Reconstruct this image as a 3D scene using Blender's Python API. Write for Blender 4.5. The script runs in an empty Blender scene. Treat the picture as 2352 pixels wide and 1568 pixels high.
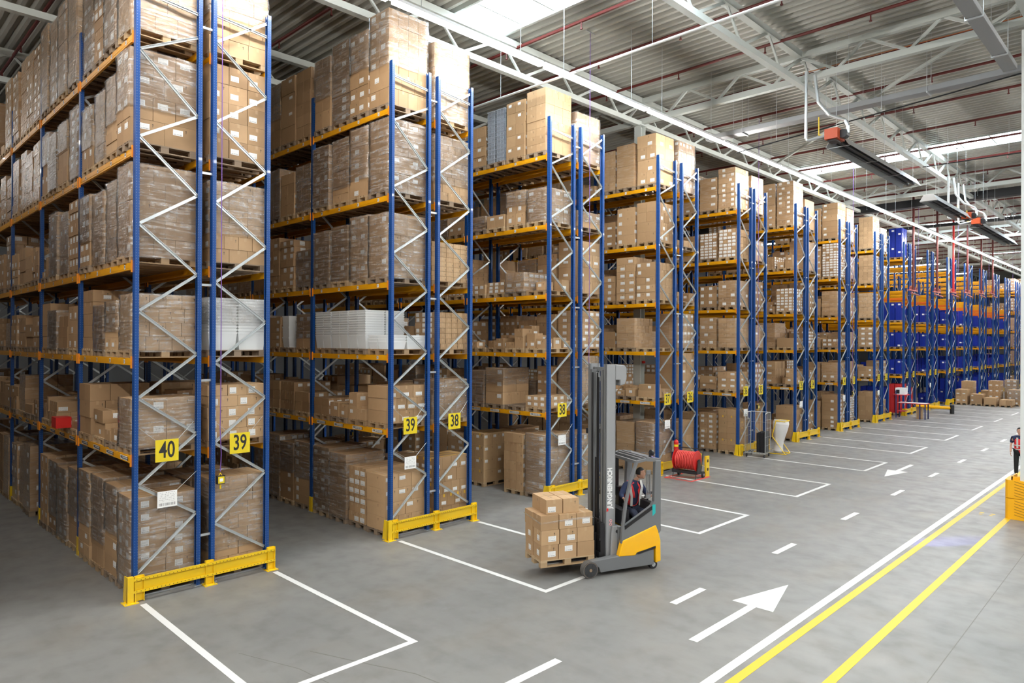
import bpy, math, random
from mathutils import Vector, Matrix, noise
S = bpy.context.scene
COL = S.collection
PI = math.pi
R = random.Random(7)

# ------------------------------------------------------------------ camera, world, light, exposure
cd = bpy.data.cameras.new('camera'); cam = bpy.data.objects.new('camera', cd); COL.objects.link(cam)
cd.sensor_width = 36; cd.lens = 24.30; cd.clip_start = .05; cd.clip_end = 400
CAM = Vector((0, 0, 4.7268))
cam.matrix_world = Matrix.Translation(CAM) @ Matrix.Rotation(.7804, 4, 'Z') @ Matrix.Rotation(PI/2 + .0012, 4, 'X') @ Matrix.Rotation(.0044, 4, 'Z')
S.camera = cam
w = bpy.data.worlds.new('sky'); S.world = w; w.use_nodes = True
w.node_tree.nodes['Background'].inputs[0].default_value = (.93, .97, 1, 1)
w.node_tree.nodes['Background'].inputs[1].default_value = 9.0
S.view_settings.view_transform = 'Standard'; S.view_settings.look = 'None'
S.view_settings.exposure = 1.40; S.view_settings.gamma = 1; S.view_settings.use_curve_mapping = False
S.cycles.max_bounces = 6; S.cycles.diffuse_bounces = 4; S.cycles.glossy_bounces = 3; S.cycles.transmission_bounces = 3
S.cycles.transparent_max_bounces = 16; S.cycles.caustics_reflective = False; S.cycles.caustics_refractive = False
S.cycles.sample_clamp_indirect = 4; S.cycles.use_denoising = True
S.cycles.use_adaptive_sampling = True; S.cycles.adaptive_threshold = .03
LAMP_MAIN = 42.0      # radiance of the long luminaires over the main aisle
LAMP_SIDE = 11.0      # luminaires further into the hall
LAMP_UNSEEN = 78.0     # unseen lamps added as fill, right of and behind the viewer

# ------------------------------------------------------------------ helpers
class MB:
    def __init__(s): s.v=[]; s.f=[]; s.m=[]; s.uv=[]; s.rn=[]; s.ft=[]
    def quad(s, a, b, c, d, m=0, uv=None, rn=0., ft=0.):
        n=len(s.v); s.v += [tuple(a),tuple(b),tuple(c),tuple(d)]; s.f.append((n,n+1,n+2,n+3)); s.m.append(m)
        s.uv.append(uv or ((0,0),(1,0),(1,1),(0,1))); s.rn.append(rn); s.ft.append(ft)
    def poly(s, pts, m=0):
        n=len(s.v); s.v += [tuple(p) for p in pts]; s.f.append(tuple(range(n,n+len(pts)))); s.m.append(m)
        s.uv.append(tuple((0,0) for _ in pts)); s.rn.append(0.); s.ft.append(0.)
    def box(s, x0,x1,y0,y1,z0,z1, m=0, M=None, rn=0.):
        P=[Vector((x,y,z)) for z in (z0,z1) for y in (y0,y1) for x in (x0,x1)]
        if M is not None: P=[M@p for p in P]
        n=len(s.v); s.v += [tuple(p) for p in P]
        dx,dy,dz=x1-x0,y1-y0,z1-z0
        for f,(a,b) in (((0,2,3,1),(dy,dx)),((4,5,7,6),(dx,dy)),((0,1,5,4),(dx,dz)),((3,2,6,7),(dx,dz)),((2,0,4,6),(dy,dz)),((1,3,7,5),(dy,dz))):
            s.f.append(tuple(n+i for i in f)); s.m.append(m); s.uv.append(((0,0),(a,0),(a,b),(0,b))); s.rn.append(rn); s.ft.append(0.)
    def bar(s, a, b, w, h=None, m=0, up=(0,0,1)):
        a=Vector(a); b=Vector(b); d=b-a; L=d.length; h=h or w
        if L<1e-6: return
        d.normalize(); u=Vector(up)
        if abs(d.dot(u))>.98: u=Vector((1,0,0))
        r=d.cross(u).normalized(); u=r.cross(d)
        M=Matrix(((d.x,r.x,u.x,a.x),(d.y,r.y,u.y,a.y),(d.z,r.z,u.z,a.z),(0,0,0,1)))
        s.box(0,L,-w/2,w/2,-h/2,h/2,m,M)
    def cyl(s, a, b, r, r2=None, n=12, m=0, caps=True):
        a=Vector(a); b=Vector(b); d=(b-a).normalized(); r2=r if r2 is None else r2
        u=Vector((0,0,1)) if abs(d.z)<.9 else Vector((1,0,0)); p=d.cross(u).normalized(); q=d.cross(p)
        A=[a+(p*math.cos(t)+q*math.sin(t))*r for t in [2*PI*i/n for i in range(n)]]
        B=[b+(p*math.cos(t)+q*math.sin(t))*r2 for t in [2*PI*i/n for i in range(n)]]
        k=len(s.v); s.v += [tuple(x) for x in A+B]
        for i in range(n):
            j=(i+1)%n; s.f.append((k+i,k+n+i,k+n+j,k+j)); s.m.append(m); s.uv.append(((0,0),(1,0),(1,1),(0,1))); s.rn.append(0.); s.ft.append(0.)
        if caps:
            s.poly(A,m); s.poly(B[::-1],m)
    def tube(s, pts, r, n=10, m=0):
        for i in range(len(pts)-1):
            s.cyl(pts[i],pts[i+1],r,n=n,m=m)
    def torus(s, c, ax, Rr, r, n=28, k=8, m=0):
        c=Vector(c); d=Vector(ax).normalized(); u=Vector((0,0,1)) if abs(d.z)<.9 else Vector((1,0,0)); p=d.cross(u).normalized(); q=d.cross(p)
        V=[]
        for i in range(n):
            t=2*PI*i/n; e=p*math.cos(t)+q*math.sin(t)
            for j in range(k):
                o=2*PI*j/k; V.append(c+e*(Rr+r*math.cos(o))+d*r*math.sin(o))
        b=len(s.v); s.v += [tuple(x) for x in V]
        for i in range(n):
            for j in range(k):
                s.f.append((b+i*k+j,b+((i+1)%n)*k+j,b+((i+1)%n)*k+(j+1)%k,b+i*k+(j+1)%k)); s.m.append(m)
                s.uv.append(((0,0),(1,0),(1,1),(0,1))); s.rn.append(0.); s.ft.append(0.)
    def prism(s, prof, y0, y1, m=0, M=None):   # profile in (x,z), extruded along y
        P=[Vector((x,y0,z)) for x,z in prof]; Q=[Vector((x,y1,z)) for x,z in prof]
        if M is not None: P=[M@p for p in P]; Q=[M@p for p in Q]
        n=len(prof); b=len(s.v); s.v += [tuple(p) for p in P+Q]
        A=[b+i for i in range(n)]; B=[b+n+i for i in range(n)]
        area=sum(prof[i][0]*prof[(i+1)%n][1]-prof[(i+1)%n][0]*prof[i][1] for i in range(n))
        fl=area>0
        def ad(f): s.f.append(tuple(f)); s.m.append(m); s.uv.append(tuple((0,0) for _ in f)); s.rn.append(0.); s.ft.append(0.)
        ad(A if fl else A[::-1]); ad(B[::-1] if fl else B)
        for i in range(n):
            j=(i+1)%n; f=(A[j],A[i],B[i],B[j]); ad(f if fl else f[::-1])
    def add(s, o, M=None):
        n=len(s.v); s.v += [tuple(M@Vector(p)) for p in o.v] if M is not None else o.v
        s.f += [tuple(i+n for i in f) for f in o.f]; s.m+=o.m; s.uv+=o.uv; s.rn+=o.rn; s.ft+=o.ft
    def mesh(s, name, mats, smooth=False):
        me=bpy.data.meshes.new(name); me.from_pydata(s.v,[],s.f)
        for m in mats: me.materials.append(m)
        me.polygons.foreach_set('material_index', s.m)
        uv=me.uv_layers.new(name='UVMap'); fl=[]
        for f in s.uv:
            for c in f: fl += [c[0],c[1]]
        uv.data.foreach_set('uv', fl)
        a=me.attributes.new('rn','FLOAT','FACE'); a.data.foreach_set('value', s.rn)
        a=me.attributes.new('ft','FLOAT','FACE'); a.data.foreach_set('value', s.ft)
        if smooth: me.polygons.foreach_set('use_smooth',[True]*len(s.f))
        me.update(); return me

def link(name, data, parent=None, loc=(0,0,0), rz=0.):
    o=bpy.data.objects.new(name, data); COL.objects.link(o)
    if parent is not None: o.parent=parent
    o.location=loc; o.rotation_euler=(0,0,rz); return o
def obj(name, mb, mats, parent=None, loc=(0,0,0), rz=0., smooth=False):
    if not isinstance(mats,(list,tuple)): mats=[mats]
    return link(name, mb.mesh(name,mats,smooth), parent, loc, rz)
def tag(o, label, cat, group=None):
    o['label']=label; o['category']=cat
    if group: o['group']=group
    return o
def thing(name, label, cat, loc=(0,0,0), rz=0., group=None):
    return tag(link(name,None,None,loc,rz),label,cat,group)
def part(name, parent, mats, fn, smooth=False, label=None):
    b=MB(); fn(b); o=obj(name,b,mats,parent,smooth=smooth)
    if label: o['label']=label
    return o
def struct(o): o['kind']='structure'; return o
def bevel(o, wd=.01, seg=2):
    m=o.modifiers.new('bevel','BEVEL'); m.width=wd; m.segments=seg; m.limit_method='ANGLE'; return o

# ------------------------------------------------------------------ materials
def mat(name, col, rough=.5, metal=0., spec=.5, coat=0.):
    m=bpy.data.materials.new(name); m.use_nodes=True; b=m.node_tree.nodes['Principled BSDF']
    b.inputs['Base Color'].default_value=(*col,1); b.inputs['Roughness'].default_value=rough; b.inputs['Metallic'].default_value=metal
    b.inputs['Specular IOR Level'].default_value=spec; b.inputs['Coat Weight'].default_value=coat
    return m
class NT:
    def __init__(s, m): s.t=m.node_tree; s.b=s.t.nodes['Principled BSDF']; s.out=s.t.nodes['Material Output']
    def n(s, ty, **k):
        x=s.t.nodes.new(ty)
        for a,v in k.items(): setattr(x,a,v)
        return x
    def l(s, a, b): s.t.links.new(a,b)
    def math(s, op, a, b=None, c=None):
        x=s.n('ShaderNodeMath',operation=op)
        for i,v in enumerate((a,b,c)):
            if v is None: continue
            if isinstance(v,(int,float)): x.inputs[i].default_value=v
            else: s.l(v,x.inputs[i])
        return x.outputs[0]
    def mix(s, f, a, b):
        x=s.n('ShaderNodeMix',data_type='RGBA')
        for i,v in ((0,f),(6,a),(7,b)):
            if isinstance(v,(int,float)): x.inputs[i].default_value=v
            elif isinstance(v,tuple): x.inputs[i].default_value=(*v,1)
            else: s.l(v,x.inputs[i])
        return x.outputs[2]
    def noise(s, scale, vec=None, detail=2, sc=None):
        x=s.n('ShaderNodeTexNoise'); x.inputs['Scale'].default_value=scale; x.inputs['Detail'].default_value=detail
        if vec is not None:
            if sc:
                mp=s.n('ShaderNodeMapping'); mp.inputs['Scale'].default_value=sc; s.l(vec,mp.inputs[0]); vec=mp.outputs[0]
            s.l(vec,x.inputs['Vector'])
        return x.outputs['Fac']
    def obj(s): return s.n('ShaderNodeTexCoord').outputs['Object']
    def geo(s): return s.n('ShaderNodeNewGeometry').outputs['Position']
    def xyz(s, v):
        x=s.n('ShaderNodeSeparateXYZ'); s.l(v,x.inputs[0]); return x.outputs
    def ramp(s, f, stops):
        x=s.n('ShaderNodeValToRGB'); e=x.color_ramp.elements
        while len(e)<len(stops): e.new(.5)
        for i,(p,c) in enumerate(stops):
            e[i].position=p; e[i].color=(*c,1) if isinstance(c,tuple) else (c,c,c,1)
        s.l(f,x.inputs[0]); return x.outputs[0]
    def bump(s, h, st, d=.02):
        x=s.n('ShaderNodeBump'); x.inputs['Strength'].default_value=st; x.inputs['Distance'].default_value=d; s.l(h,x.inputs['Height']); return x.outputs[0]

def carton_mat(name, dark, light, tape, tapew=.025, wrapped=False):
    m=mat(name, light, .62); t=NT(m)
    uv=t.n('ShaderNodeUVMap'); u,v,_=t.xyz(uv.outputs[0])
    rn=t.n('ShaderNodeAttribute',attribute_name='rn').outputs['Fac']; ft=t.n('ShaderNodeAttribute',attribute_name='ft').outputs['Fac']
    base=t.mix(rn,dark,light)
    fine=t.noise(9,t.geo(),3)
    base=t.mix(t.math('MULTIPLY',fine,.22),base,tuple(c*.62 for c in dark))
    au=t.math('ABSOLUTE',u); av=t.math('ABSOLUTE',v)
    istop=t.math('GREATER_THAN',ft,1.5); isend=t.math('MULTIPLY',t.math('GREATER_THAN',ft,.5),t.math('LESS_THAN',ft,1.5))
    tt=t.math('MULTIPLY',istop,t.math('LESS_THAN',av,tapew))
    te=t.math('MULTIPLY',isend,t.math('MULTIPLY',t.math('LESS_THAN',au,tapew),t.math('LESS_THAN',v,.08)))
    tp=t.math('MAXIMUM',tt,te)
    seam=t.math('MULTIPLY',istop,t.math('LESS_THAN',av,.0025))
    c=t.mix(t.math('MULTIPLY',tp,.75 if tape[0]>.5 and tape[2]<.1 else .45),base,tape)
    c=t.mix(seam,c,tuple(k*.35 for k in dark))
    # printed arrow on a side face of some cartons
    side=t.math('LESS_THAN',ft,1.5)
    pick=t.math('GREATER_THAN',t.math('FRACT',t.math('MULTIPLY',rn,37.7)),.68)
    du=t.math('ABSOLUTE',t.math('SUBTRACT',u,.09)); dv=t.math('SUBTRACT',v,.07)
    stem=t.math('MULTIPLY',t.math('LESS_THAN',du,.005),t.math('MULTIPLY',t.math('GREATER_THAN',dv,.0),t.math('LESS_THAN',dv,.045)))
    head=t.math('MULTIPLY',t.math('LESS_THAN',du,t.math('MULTIPLY',t.math('ADD',dv,.02),.75)),t.math('MULTIPLY',t.math('GREATER_THAN',dv,-.02),t.math('LESS_THAN',dv,.004)))
    ar=t.math('MULTIPLY',t.math('MULTIPLY',side,pick),t.math('MAXIMUM',stem,head))
    c=t.mix(t.math('MULTIPLY',ar,.85),c,(.03,.025,.02))
    t.l(c,t.b.inputs['Base Color'])
    t.l(t.math('SUBTRACT',.62,t.math('MULTIPLY',tp,.3)),t.b.inputs['Roughness'])
    t.l(t.bump(t.noise(3.5,t.geo(),1),.35,.012),t.b.inputs['Normal'])
    if wrapped:   # the tight film laid straight over the board: a glossy coat with creases
        g=t.geo(); st=t.noise(1,g,3,(3,3,24)); st2=t.noise(1,g,2,(9,9,5))
        h=t.math('ADD',st,t.math('MULTIPLY',st2,.8))
        t.b.inputs['Coat Weight'].default_value=1; t.b.inputs['Coat Roughness'].default_value=.12
        t.l(t.bump(h,1.,.02),t.b.inputs['Coat Normal'])
        milk_sheen=t.ramp(st,[(.48,0.),(.78,.5)])  # pale streaks put into the colour for film haze and sheen
        c2=t.mix(t.math('MULTIPLY',milk_sheen,.7),c,(.6,.55,.5)); t.l(c2,t.b.inputs['Base Color'])
    return m
CARTON=carton_mat('cardboard',(.345,.21,.105),(.53,.345,.185),(.55,.38,.22))
CARTON_Y=carton_mat('cardboard_yellow_tape',(.36,.22,.11),(.50,.33,.17),(.85,.5,.02),.03)
CARTON_W=carton_mat('cardboard_under_film',(.345,.21,.105),(.53,.345,.185),(.55,.38,.22),wrapped=True)

def film_mat():
    m=bpy.data.materials.new('stretch_film'); m.use_nodes=True; t=NT(m)
    g=t.geo()
    st=t.noise(1,g,4,(2.2,2.2,26)); cr=t.noise(1,g,3,(11,11,7))
    h=t.math('ADD',t.math('MULTIPLY',st,1.0),t.math('MULTIPLY',cr,.9))
    t.b.inputs['Base Color'].default_value=(.80,.765,.735,1); t.b.inputs['Roughness'].default_value=.3
    t.b.inputs['Specular IOR Level'].default_value=.9
    nb=t.bump(h,1.,.022); t.l(t.bump(h,.5,.02),t.b.inputs['Normal'])
    milk_sheen=t.ramp(t.math('MULTIPLY',st,t.math('ADD',cr,.5)),[(.45,.045),(.78,.5)])  # milky film haze; its pale streaks also stand in for sheen
    tr=t.n('ShaderNodeBsdfTransparent'); mx=t.n('ShaderNodeMixShader')
    t.l(milk_sheen,mx.inputs[0]); t.l(tr.outputs[0],mx.inputs[1]); t.l(t.b.outputs[0],mx.inputs[2])
    # a clear glossy skin over everything
    gl=t.n('ShaderNodeBsdfGlossy'); gl.inputs['Roughness'].default_value=.11; t.l(nb,gl.inputs['Normal'])
    fr=t.n('ShaderNodeFresnel'); fr.inputs[0].default_value=1.5; t.l(nb,fr.inputs['Normal'])
    mx2=t.n('ShaderNodeMixShader'); t.l(t.math('MINIMUM',t.math('MULTIPLY',fr.outputs[0],1.1),.6),mx2.inputs[0]); t.l(mx.outputs[0],mx2.inputs[1]); t.l(gl.outputs[0],mx2.inputs[2])
    t.l(mx2.outputs[0],t.out.inputs[0]); return m
FILM=film_mat()

def label_mat():
    m=mat('printed_label',(.82,.82,.8),.5); t=NT(m); uv=t.n('ShaderNodeUVMap'); u,v,_=t.xyz(uv.outputs[0])
    # uv 0..1 over the sticker: text rows above, bar code strip below
    rows=t.math('LESS_THAN',t.math('FRACT',t.math('MULTIPLY',v,9)),.38)
    cut=t.math('GREATER_THAN',t.noise(1,uv.outputs[0],0,(14,9,1)),.5)
    txt=t.math('MULTIPLY',t.math('MULTIPLY',rows,cut),t.math('GREATER_THAN',v,.36))
    bc=t.math('GREATER_THAN',t.noise(1,uv.outputs[0],0,(60,.01,1)),.5)
    bz=t.math('MULTIPLY',bc,t.math('MULTIPLY',t.math('GREATER_THAN',v,.1),t.math('LESS_THAN',v,.27)))
    inx=t.math('LESS_THAN',t.math('ABSOLUTE',t.math('SUBTRACT',u,.5)),.42)
    f=t.math('MULTIPLY',t.math('MAXIMUM',t.math('MULTIPLY',txt,.45),t.math('MULTIPLY',bz,.9)),inx)
    t.l(t.mix(f,(.82,.82,.8),(.1,.1,.1)),t.b.inputs['Base Color']); return m
LABEL=label_mat()

def wood_mat(name,a,b):
    m=mat(name,a,.75); t=NT(m); g=t.geo()
    rn=t.n('ShaderNodeAttribute',attribute_name='rn').outputs['Fac']
    c=t.mix(rn,a,b); gr=t.noise(1,g,3,(6,6,45)); c=t.mix(t.math('MULTIPLY',gr,.35),c,tuple(k*.45 for k in a))
    t.l(c,t.b.inputs['Base Color']); return m
WOOD=[wood_mat('pallet_wood_pale',(.40,.27,.145),(.55,.40,.24)),wood_mat('pallet_wood_mid',(.30,.19,.10),(.43,.29,.16)),wood_mat('pallet_wood_grey',(.22,.16,.11),(.34,.25,.17))]

def post_mat():
    m=mat('blue_rack_steel',(.003,.052,.225),.38,0,.4,.12); t=NT(m); x,y,z=t.xyz(t.obj())
    # perforation: two rows of small holes down the faces, 50 mm apart
    dz=t.math('SUBTRACT',t.math('FRACT',t.math('MULTIPLY',z,20)),.5); dz=t.math('MULTIPLY',dz,.05)
    def hole(c,off):
        d=t.math('SUBTRACT',t.math('ABSOLUTE',c),off); return t.math('ADD',t.math('MULTIPLY',d,d),t.math('MULTIPLY',dz,dz))
    nx=t.xyz(t.n('ShaderNodeNewGeometry').outputs['Normal'])
    ix=t.math('GREATER_THAN',t.math('ABSOLUTE',nx[0]),.7)
    d=t.math('ADD',t.math('MULTIPLY',ix,hole(y,.022)),t.math('MULTIPLY',t.math('SUBTRACT',1.,ix),hole(x,.026)))
    h=t.math('LESS_THAN',d,.00005)
    t.l(t.mix(h,(.003,.052,.225),(.12,.16,.26)),t.b.inputs['Base Color']); return m
BLUE=post_mat()
GALV=mat('galvanised_steel',(.62,.65,.66),.33,.75)
BEAM=mat('orange_yellow_beam',(.76,.35,.004),.38,0,.5,.2)
CONN=mat('orange_connector',(.80,.26,.01),.45)
YEL=mat('safety_yellow_steel',(.82,.54,.008),.36,0,.5,.2)
YSIGN=mat('yellow_sign',(.74,.57,.015),.45); DARK=mat('black_print',(.02,.02,.02),.5); WHITE=mat('white_plastic',(.8,.81,.82),.4)
HOLE=mat('bolt_hole_dark',(.06,.04,.01),.8)
BLACK=mat('black_plastic',(.016,.016,.018),.4); RUBBER=mat('black_rubber',(.025,.025,.027),.7)
TRUSS=mat('painted_truss_steel',(.52,.55,.52),.5); REDP=mat('brown_red_pipe_paint',(.12,.018,.015),.45)
DUCT=mat('perforated_zinc',(.36,.37,.38),.5,.35); DUCTB=mat('black_duct',(.012,.013,.015),.6)
FGREY=mat('truck_grey_paint',(.16,.165,.17),.38); FLIGHT=mat('truck_mast_grey',(.29,.295,.30),.42); FYEL=mat('truck_yellow_paint',(.95,.49,.002),.3,0,.5,.3)
REDM=mat('red_paint',(.60,.018,.015),.35); REDH=mat('red_hose_rubber',(.62,.05,.04),.5); BLUEC=mat('blue_crate_plastic',(.008,.03,.33),.4)
REDC=mat('red_crate_plastic',(.72,.045,.05),.4); PURP=mat('violet_cable',(.16,.07,.33),.5)
SKIN=mat('skin',(.42,.22,.14),.55); SKIN2=mat('fair_skin',(.58,.33,.24),.55); HAIR=mat('black_hair',(.012,.010,.009),.6); NAVY=mat('navy_cloth',(.018,.028,.075),.85)
REDV=mat('red_vest_cloth',(.72,.035,.04),.7); REFL=mat('reflective_band',(.5,.5,.48),.4); JEANS=mat('dark_trousers',(.02,.026,.05),.85); BLKC=mat('black_cloth',(.012,.012,.014),.9)
def floor_mat():
    m=mat('polished_concrete',(.34,.335,.325),.42); t=NT(m); g=t.geo()
    big=t.noise(.35,g,4); mid=t.noise(2.2,g,5); st=t.noise(1,g,4,(.5,2.6,1)); fine=t.noise(26,g,2)
    c=t.mix(t.ramp(big,[(.3,0.),(.7,1.)]),(.172,.171,.167),(.222,.218,.208))
    c=t.mix(t.math('MULTIPLY',t.ramp(t.noise(.8,g,4,(1,.7,1)),[(.5,0.),(.74,1.)]),.4),c,(.2,.168,.132))
    c=t.mix(t.math('MULTIPLY',t.ramp(mid,[(.48,0.),(.8,1.)]),.34),c,(.096,.094,.088))
    c=t.mix(t.math('MULTIPLY',t.ramp(st,[(.5,0.),(.8,1.)]),.4),c,(.122,.12,.114))
    c=t.mix(t.math('MULTIPLY',fine,.08),c,(.15,.15,.15))
    t.l(c,t.b.inputs['Base Color']); t.l(t.ramp(mid,[(.3,.34),(.75,.52)]),t.b.inputs['Roughness'])
    return m
FLOOR=floor_mat()
LINEW=mat('white_floor_paint',(.66,.66,.65),.45); LINEY=mat('yellow_floor_paint',(.66,.44,.01),.45); LINER=mat('red_floor_paint',(.62,.04,.03),.5)
DECK=mat('roof_deck_steel',(.46,.455,.41),.42); WALLM=mat('wall_panel',(.25,.255,.26),.6)
def emis(name,col,st):
    m=bpy.data.materials.new(name); m.use_nodes=True; t=NT(m); e=t.n('ShaderNodeEmission'); e.inputs[0].default_value=(*col,1); e.inputs[1].default_value=st
    t.l(e.outputs[0],t.out.inputs[0]); return m
LAMPM=emis('lamp_main',(1,.975,.93),LAMP_MAIN); LAMPS=emis('lamp_side',(1,.975,.93),LAMP_SIDE); LAMPU=emis('lamp_unseen',(1,.975,.93),LAMP_UNSEEN)
def pane_mat():
    m=bpy.data.materials.new('skylight_pane'); m.use_nodes=True; t=NT(m)
    a=t.n('ShaderNodeBsdfTransparent'); a.inputs[0].default_value=(.85,.9,.93,1); t.b.inputs['Roughness'].default_value=.2
    mx=t.n('ShaderNodeMixShader'); mx.inputs[0].default_value=.06; t.l(a.outputs[0],mx.inputs[1]); t.l(t.b.outputs[0],mx.inputs[2]); t.l(mx.outputs[0],t.out.inputs[0]); return m
PANE=pane_mat()
def clearbin_mat():
    m=mat('frosted_clear_plastic',(.84,.86,.86),.28); t=NT(m)
    x=t.n('ShaderNodeBsdfTransparent'); mx=t.n('ShaderNodeMixShader'); mx.inputs[0].default_value=.8
    t.l(x.outputs[0],mx.inputs[1]); t.l(t.b.outputs[0],mx.inputs[2]); t.l(mx.outputs[0],t.out.inputs[0]); return m
BIN=clearbin_mat(); GREYC=mat('grey_crate_plastic',(.28,.31,.35),.4)

# text -> mesh
_tc={}
def textmesh(s, m, size, ext=.002, bold=0., sx=1.):
    k=(s,m.name,size,bold,sx)
    if k not in _tc:
        c=bpy.data.curves.new('t','FONT'); c.body=s; c.size=size; c.extrude=ext; c.align_x='CENTER'; c.align_y='CENTER'; c.offset=bold; c.resolution_u=3
        o=bpy.data.objects.new('t',c); COL.objects.link(o); bpy.context.view_layer.update()
        me=bpy.data.meshes.new_from_object(o.evaluated_get(bpy.context.evaluated_depsgraph_get()))
        bpy.data.objects.remove(o); me.materials.clear(); me.materials.append(m)
        for v in me.vertices: v.co.x*=sx
        _tc[k]=me
    return _tc[k]
def text(name, s, m, size, parent, loc, face='+x', ext=.002, bold=0., sx=1., rot=0.):
    o=link(name, textmesh(s,m,size,ext,bold,sx), parent, loc)
    Rm={'+x':Matrix(((0,0,1),(1,0,0),(0,1,0))),'-y':Matrix(((1,0,0),(0,0,-1),(0,1,0))),'+y':Matrix(((-1,0,0),(0,0,1),(0,1,0)))}[face].to_4x4()
    o.rotation_euler=(Rm@Matrix.Rotation(rot,4,'Z')).to_euler(); return o
ORD='first second third fourth fifth sixth seventh eighth ninth tenth eleventh twelfth thirteenth fourteenth fifteenth sixteenth seventeenth eighteenth nineteenth twentieth'.split()
ORD+=[t_+' '+o for t_ in ('twenty','thirty') for o in ORD[:9]]
def rname(k): return 'unseen rack beside viewer' if k==17 else 'nearest rack' if k==0 else ORD[k]+' rack'  # the rack beside the viewer is unseen, added to shade the near aisle
LV=['floor','first beam','second beam','third beam','fourth beam','top beam']

# ------------------------------------------------------------------ the hall
X0=-13.76; BAY=3.71
YA=[4.14,9.77,15.47,21.35,27.5,33.34,39.13,44.9,50.72,56.37,61.9,67.6,73.3,79.0,84.7,90.4,96.1,-1.62]
GAP=[.29,.32,.37,.48,.34,.34,.36]+[.35]*11
LZ=[0,2.54,4.34,6.10,8.20,10.30]; TOPZ=11.49; NK=len(YA)
ZR=14.45                                                    # underside of the roof deck
b=MB(); b.box(-46,16,-8,125,-.2,0); struct(obj('floor',b,FLOOR))
def corrugated(x0,x1,y0,y1):                                 # trapezoid deck sheet, ribs running along x
    b=MB(); n=max(1,int(round((y1-y0)/.34))); p=(y1-y0)/n
    for i in range(n):
        y=y0+i*p; pr=[(y,ZR),(y+.11,ZR),(y+.16,ZR+.16),(y+p-.05,ZR+.16),(y+p,ZR)]
        for (a,za),(c,zc) in zip(pr,pr[1:]): b.quad((x0,c,zc),(x1,c,zc),(x1,a,za),(x0,a,za))
    return b
sky=[(13.3,15.35),(38.4,40.5),(63.5,65.6),(88.5,90.6)]
cb=MB(); ys=sorted(sky); y=-8
SKX=((-16.1,-3.0),(1.0,13.0))
for a,c in ys+[(125,125)]:
    if a>y: cb.add(corrugated(-46,16,y,a))
    if c>a:
        xs=[-46]+[v for s_ in SKX for v in s_]+[16]
        for i in range(0,len(xs),2): cb.add(corrugated(xs[i],xs[i+1],a,c))
    y=c
struct(obj('ceiling',cb,DECK))
wb=MB(); wb.box(-46.2,-46,-8,125,0,ZR+.1); struct(obj('wall_left',wb,WALLM))
wb=MB(); wb.box(16,16.2,-8,125,0,ZR+.1); struct(obj('wall_right',wb,WALLM))
wb=MB(); wb.box(-46,16,125,125.2,0,ZR+.1); struct(obj('wall_back',wb,WALLM))
wb=MB(); wb.box(-46,16,-8.2,-8,0,ZR+.1); struct(obj('wall_front',wb,WALLM))
n=0
for (a,c) in sky:
    for (x0,x1) in SKX:
        n+=1; b=MB(); b.box(x0,x1,a,c,ZR+.13,ZR+.14); w_=struct(obj('window_%d'%n,b,PANE))
        b=MB(); k=int((x1-x0)/1.31)
        for i in range(k+1): b.box(x0+(x1-x0)*i/k-.025,x0+(x1-x0)*i/k+.025,a,c,ZR+.05,ZR+.13)
        for yy in (a,c): b.box(x0,x1,yy-.04,yy+.04,ZR-.02,ZR+.15)
        for xx in (x0,x1): b.box(xx-.04,xx+.04,a,c,ZR-.02,ZR+.15)
        obj('window_frame',b,TRUSS,w_)

# roof trusses: rows along the main aisle, and cross trusses on the column lines
TL,TU=13.28,14.20
for X,lab in ((-15.5,'long pale roof truss above the rack ends beside the light line'),(-9.3,'long pale roof truss above the middle of the main aisle'),(-3.1,'pale roof truss along the right edge of the picture'),(-21.7,'pale roof truss deep over the storage racks'),(-27.9,'pale roof truss over the far left bays')):
    t=thing('roof_truss',lab,'truss',(X,0,TL),0,'roof trusses')
    part('bottom_chord',t,TRUSS,lambda b:b.box(-.1,.1,-8,124.9,-.09,.09))
    part('top_chord',t,TRUSS,lambda b:b.box(-.11,.11,-8,124.9,TU-TL-.1,TU-TL+.1))
    def web(b):
        y=-7.75; i=0
        while y<122:
            b.bar((0,y,0),(0,y+1.72,TU-TL),.085,.085); b.bar((0,y+1.72,TU-TL),(0,y+2.645,0),.06,.06); y+=2.645
    part('lattice_web',t,TRUSS,web)
for Y,lab in ((22.8,'cross truss at the near column line'),(44.8,'cross truss behind the first radiant heater'),(66.6,'cross truss on the far column line'),(88.4,'farthest visible cross truss'),(.9,'cross truss just above and behind the viewer')):
    t=thing('cross_truss','pale '+lab+' under the roof','truss',(0,Y,TL),0,'cross trusses')
    part('bottom_chord',t,TRUSS,lambda b:b.box(-45.9,15.9,-.1,.1,.0,.2))
    part('top_chord',t,TRUSS,lambda b:b.box(-45.9,15.9,-.1,.1,TU-TL-.12,TU-TL+.06))
    def web(b):
        x=-45.2
        while x<14:
            b.bar((x,0,.15),(x+.85,0,TU-TL-.05),.08); b.bar((x+.85,0,TU-TL-.05),(x+2.06,0,.15),.08); x+=2.06
    part('lattice_web',t,TRUSS,web)
# slanted wind braces seen between the trusses
for i,(a,c) in enumerate((((-15.3,33.7,13.5),(-9.5,28.1,13.5)),((-9.1,27.8,13.75),(-3.3,21.8,13.4)),((-15.5,44.8,13.5),(-9.3,44.0,13.9)))):
    b=MB(); b.bar(a,c,.09); tag(obj('wind_brace',b,TRUSS),'slanting pale roof brace, '+('left of the middle truss','right of the middle truss','far one near the black duct')[i],'brace')
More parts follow.
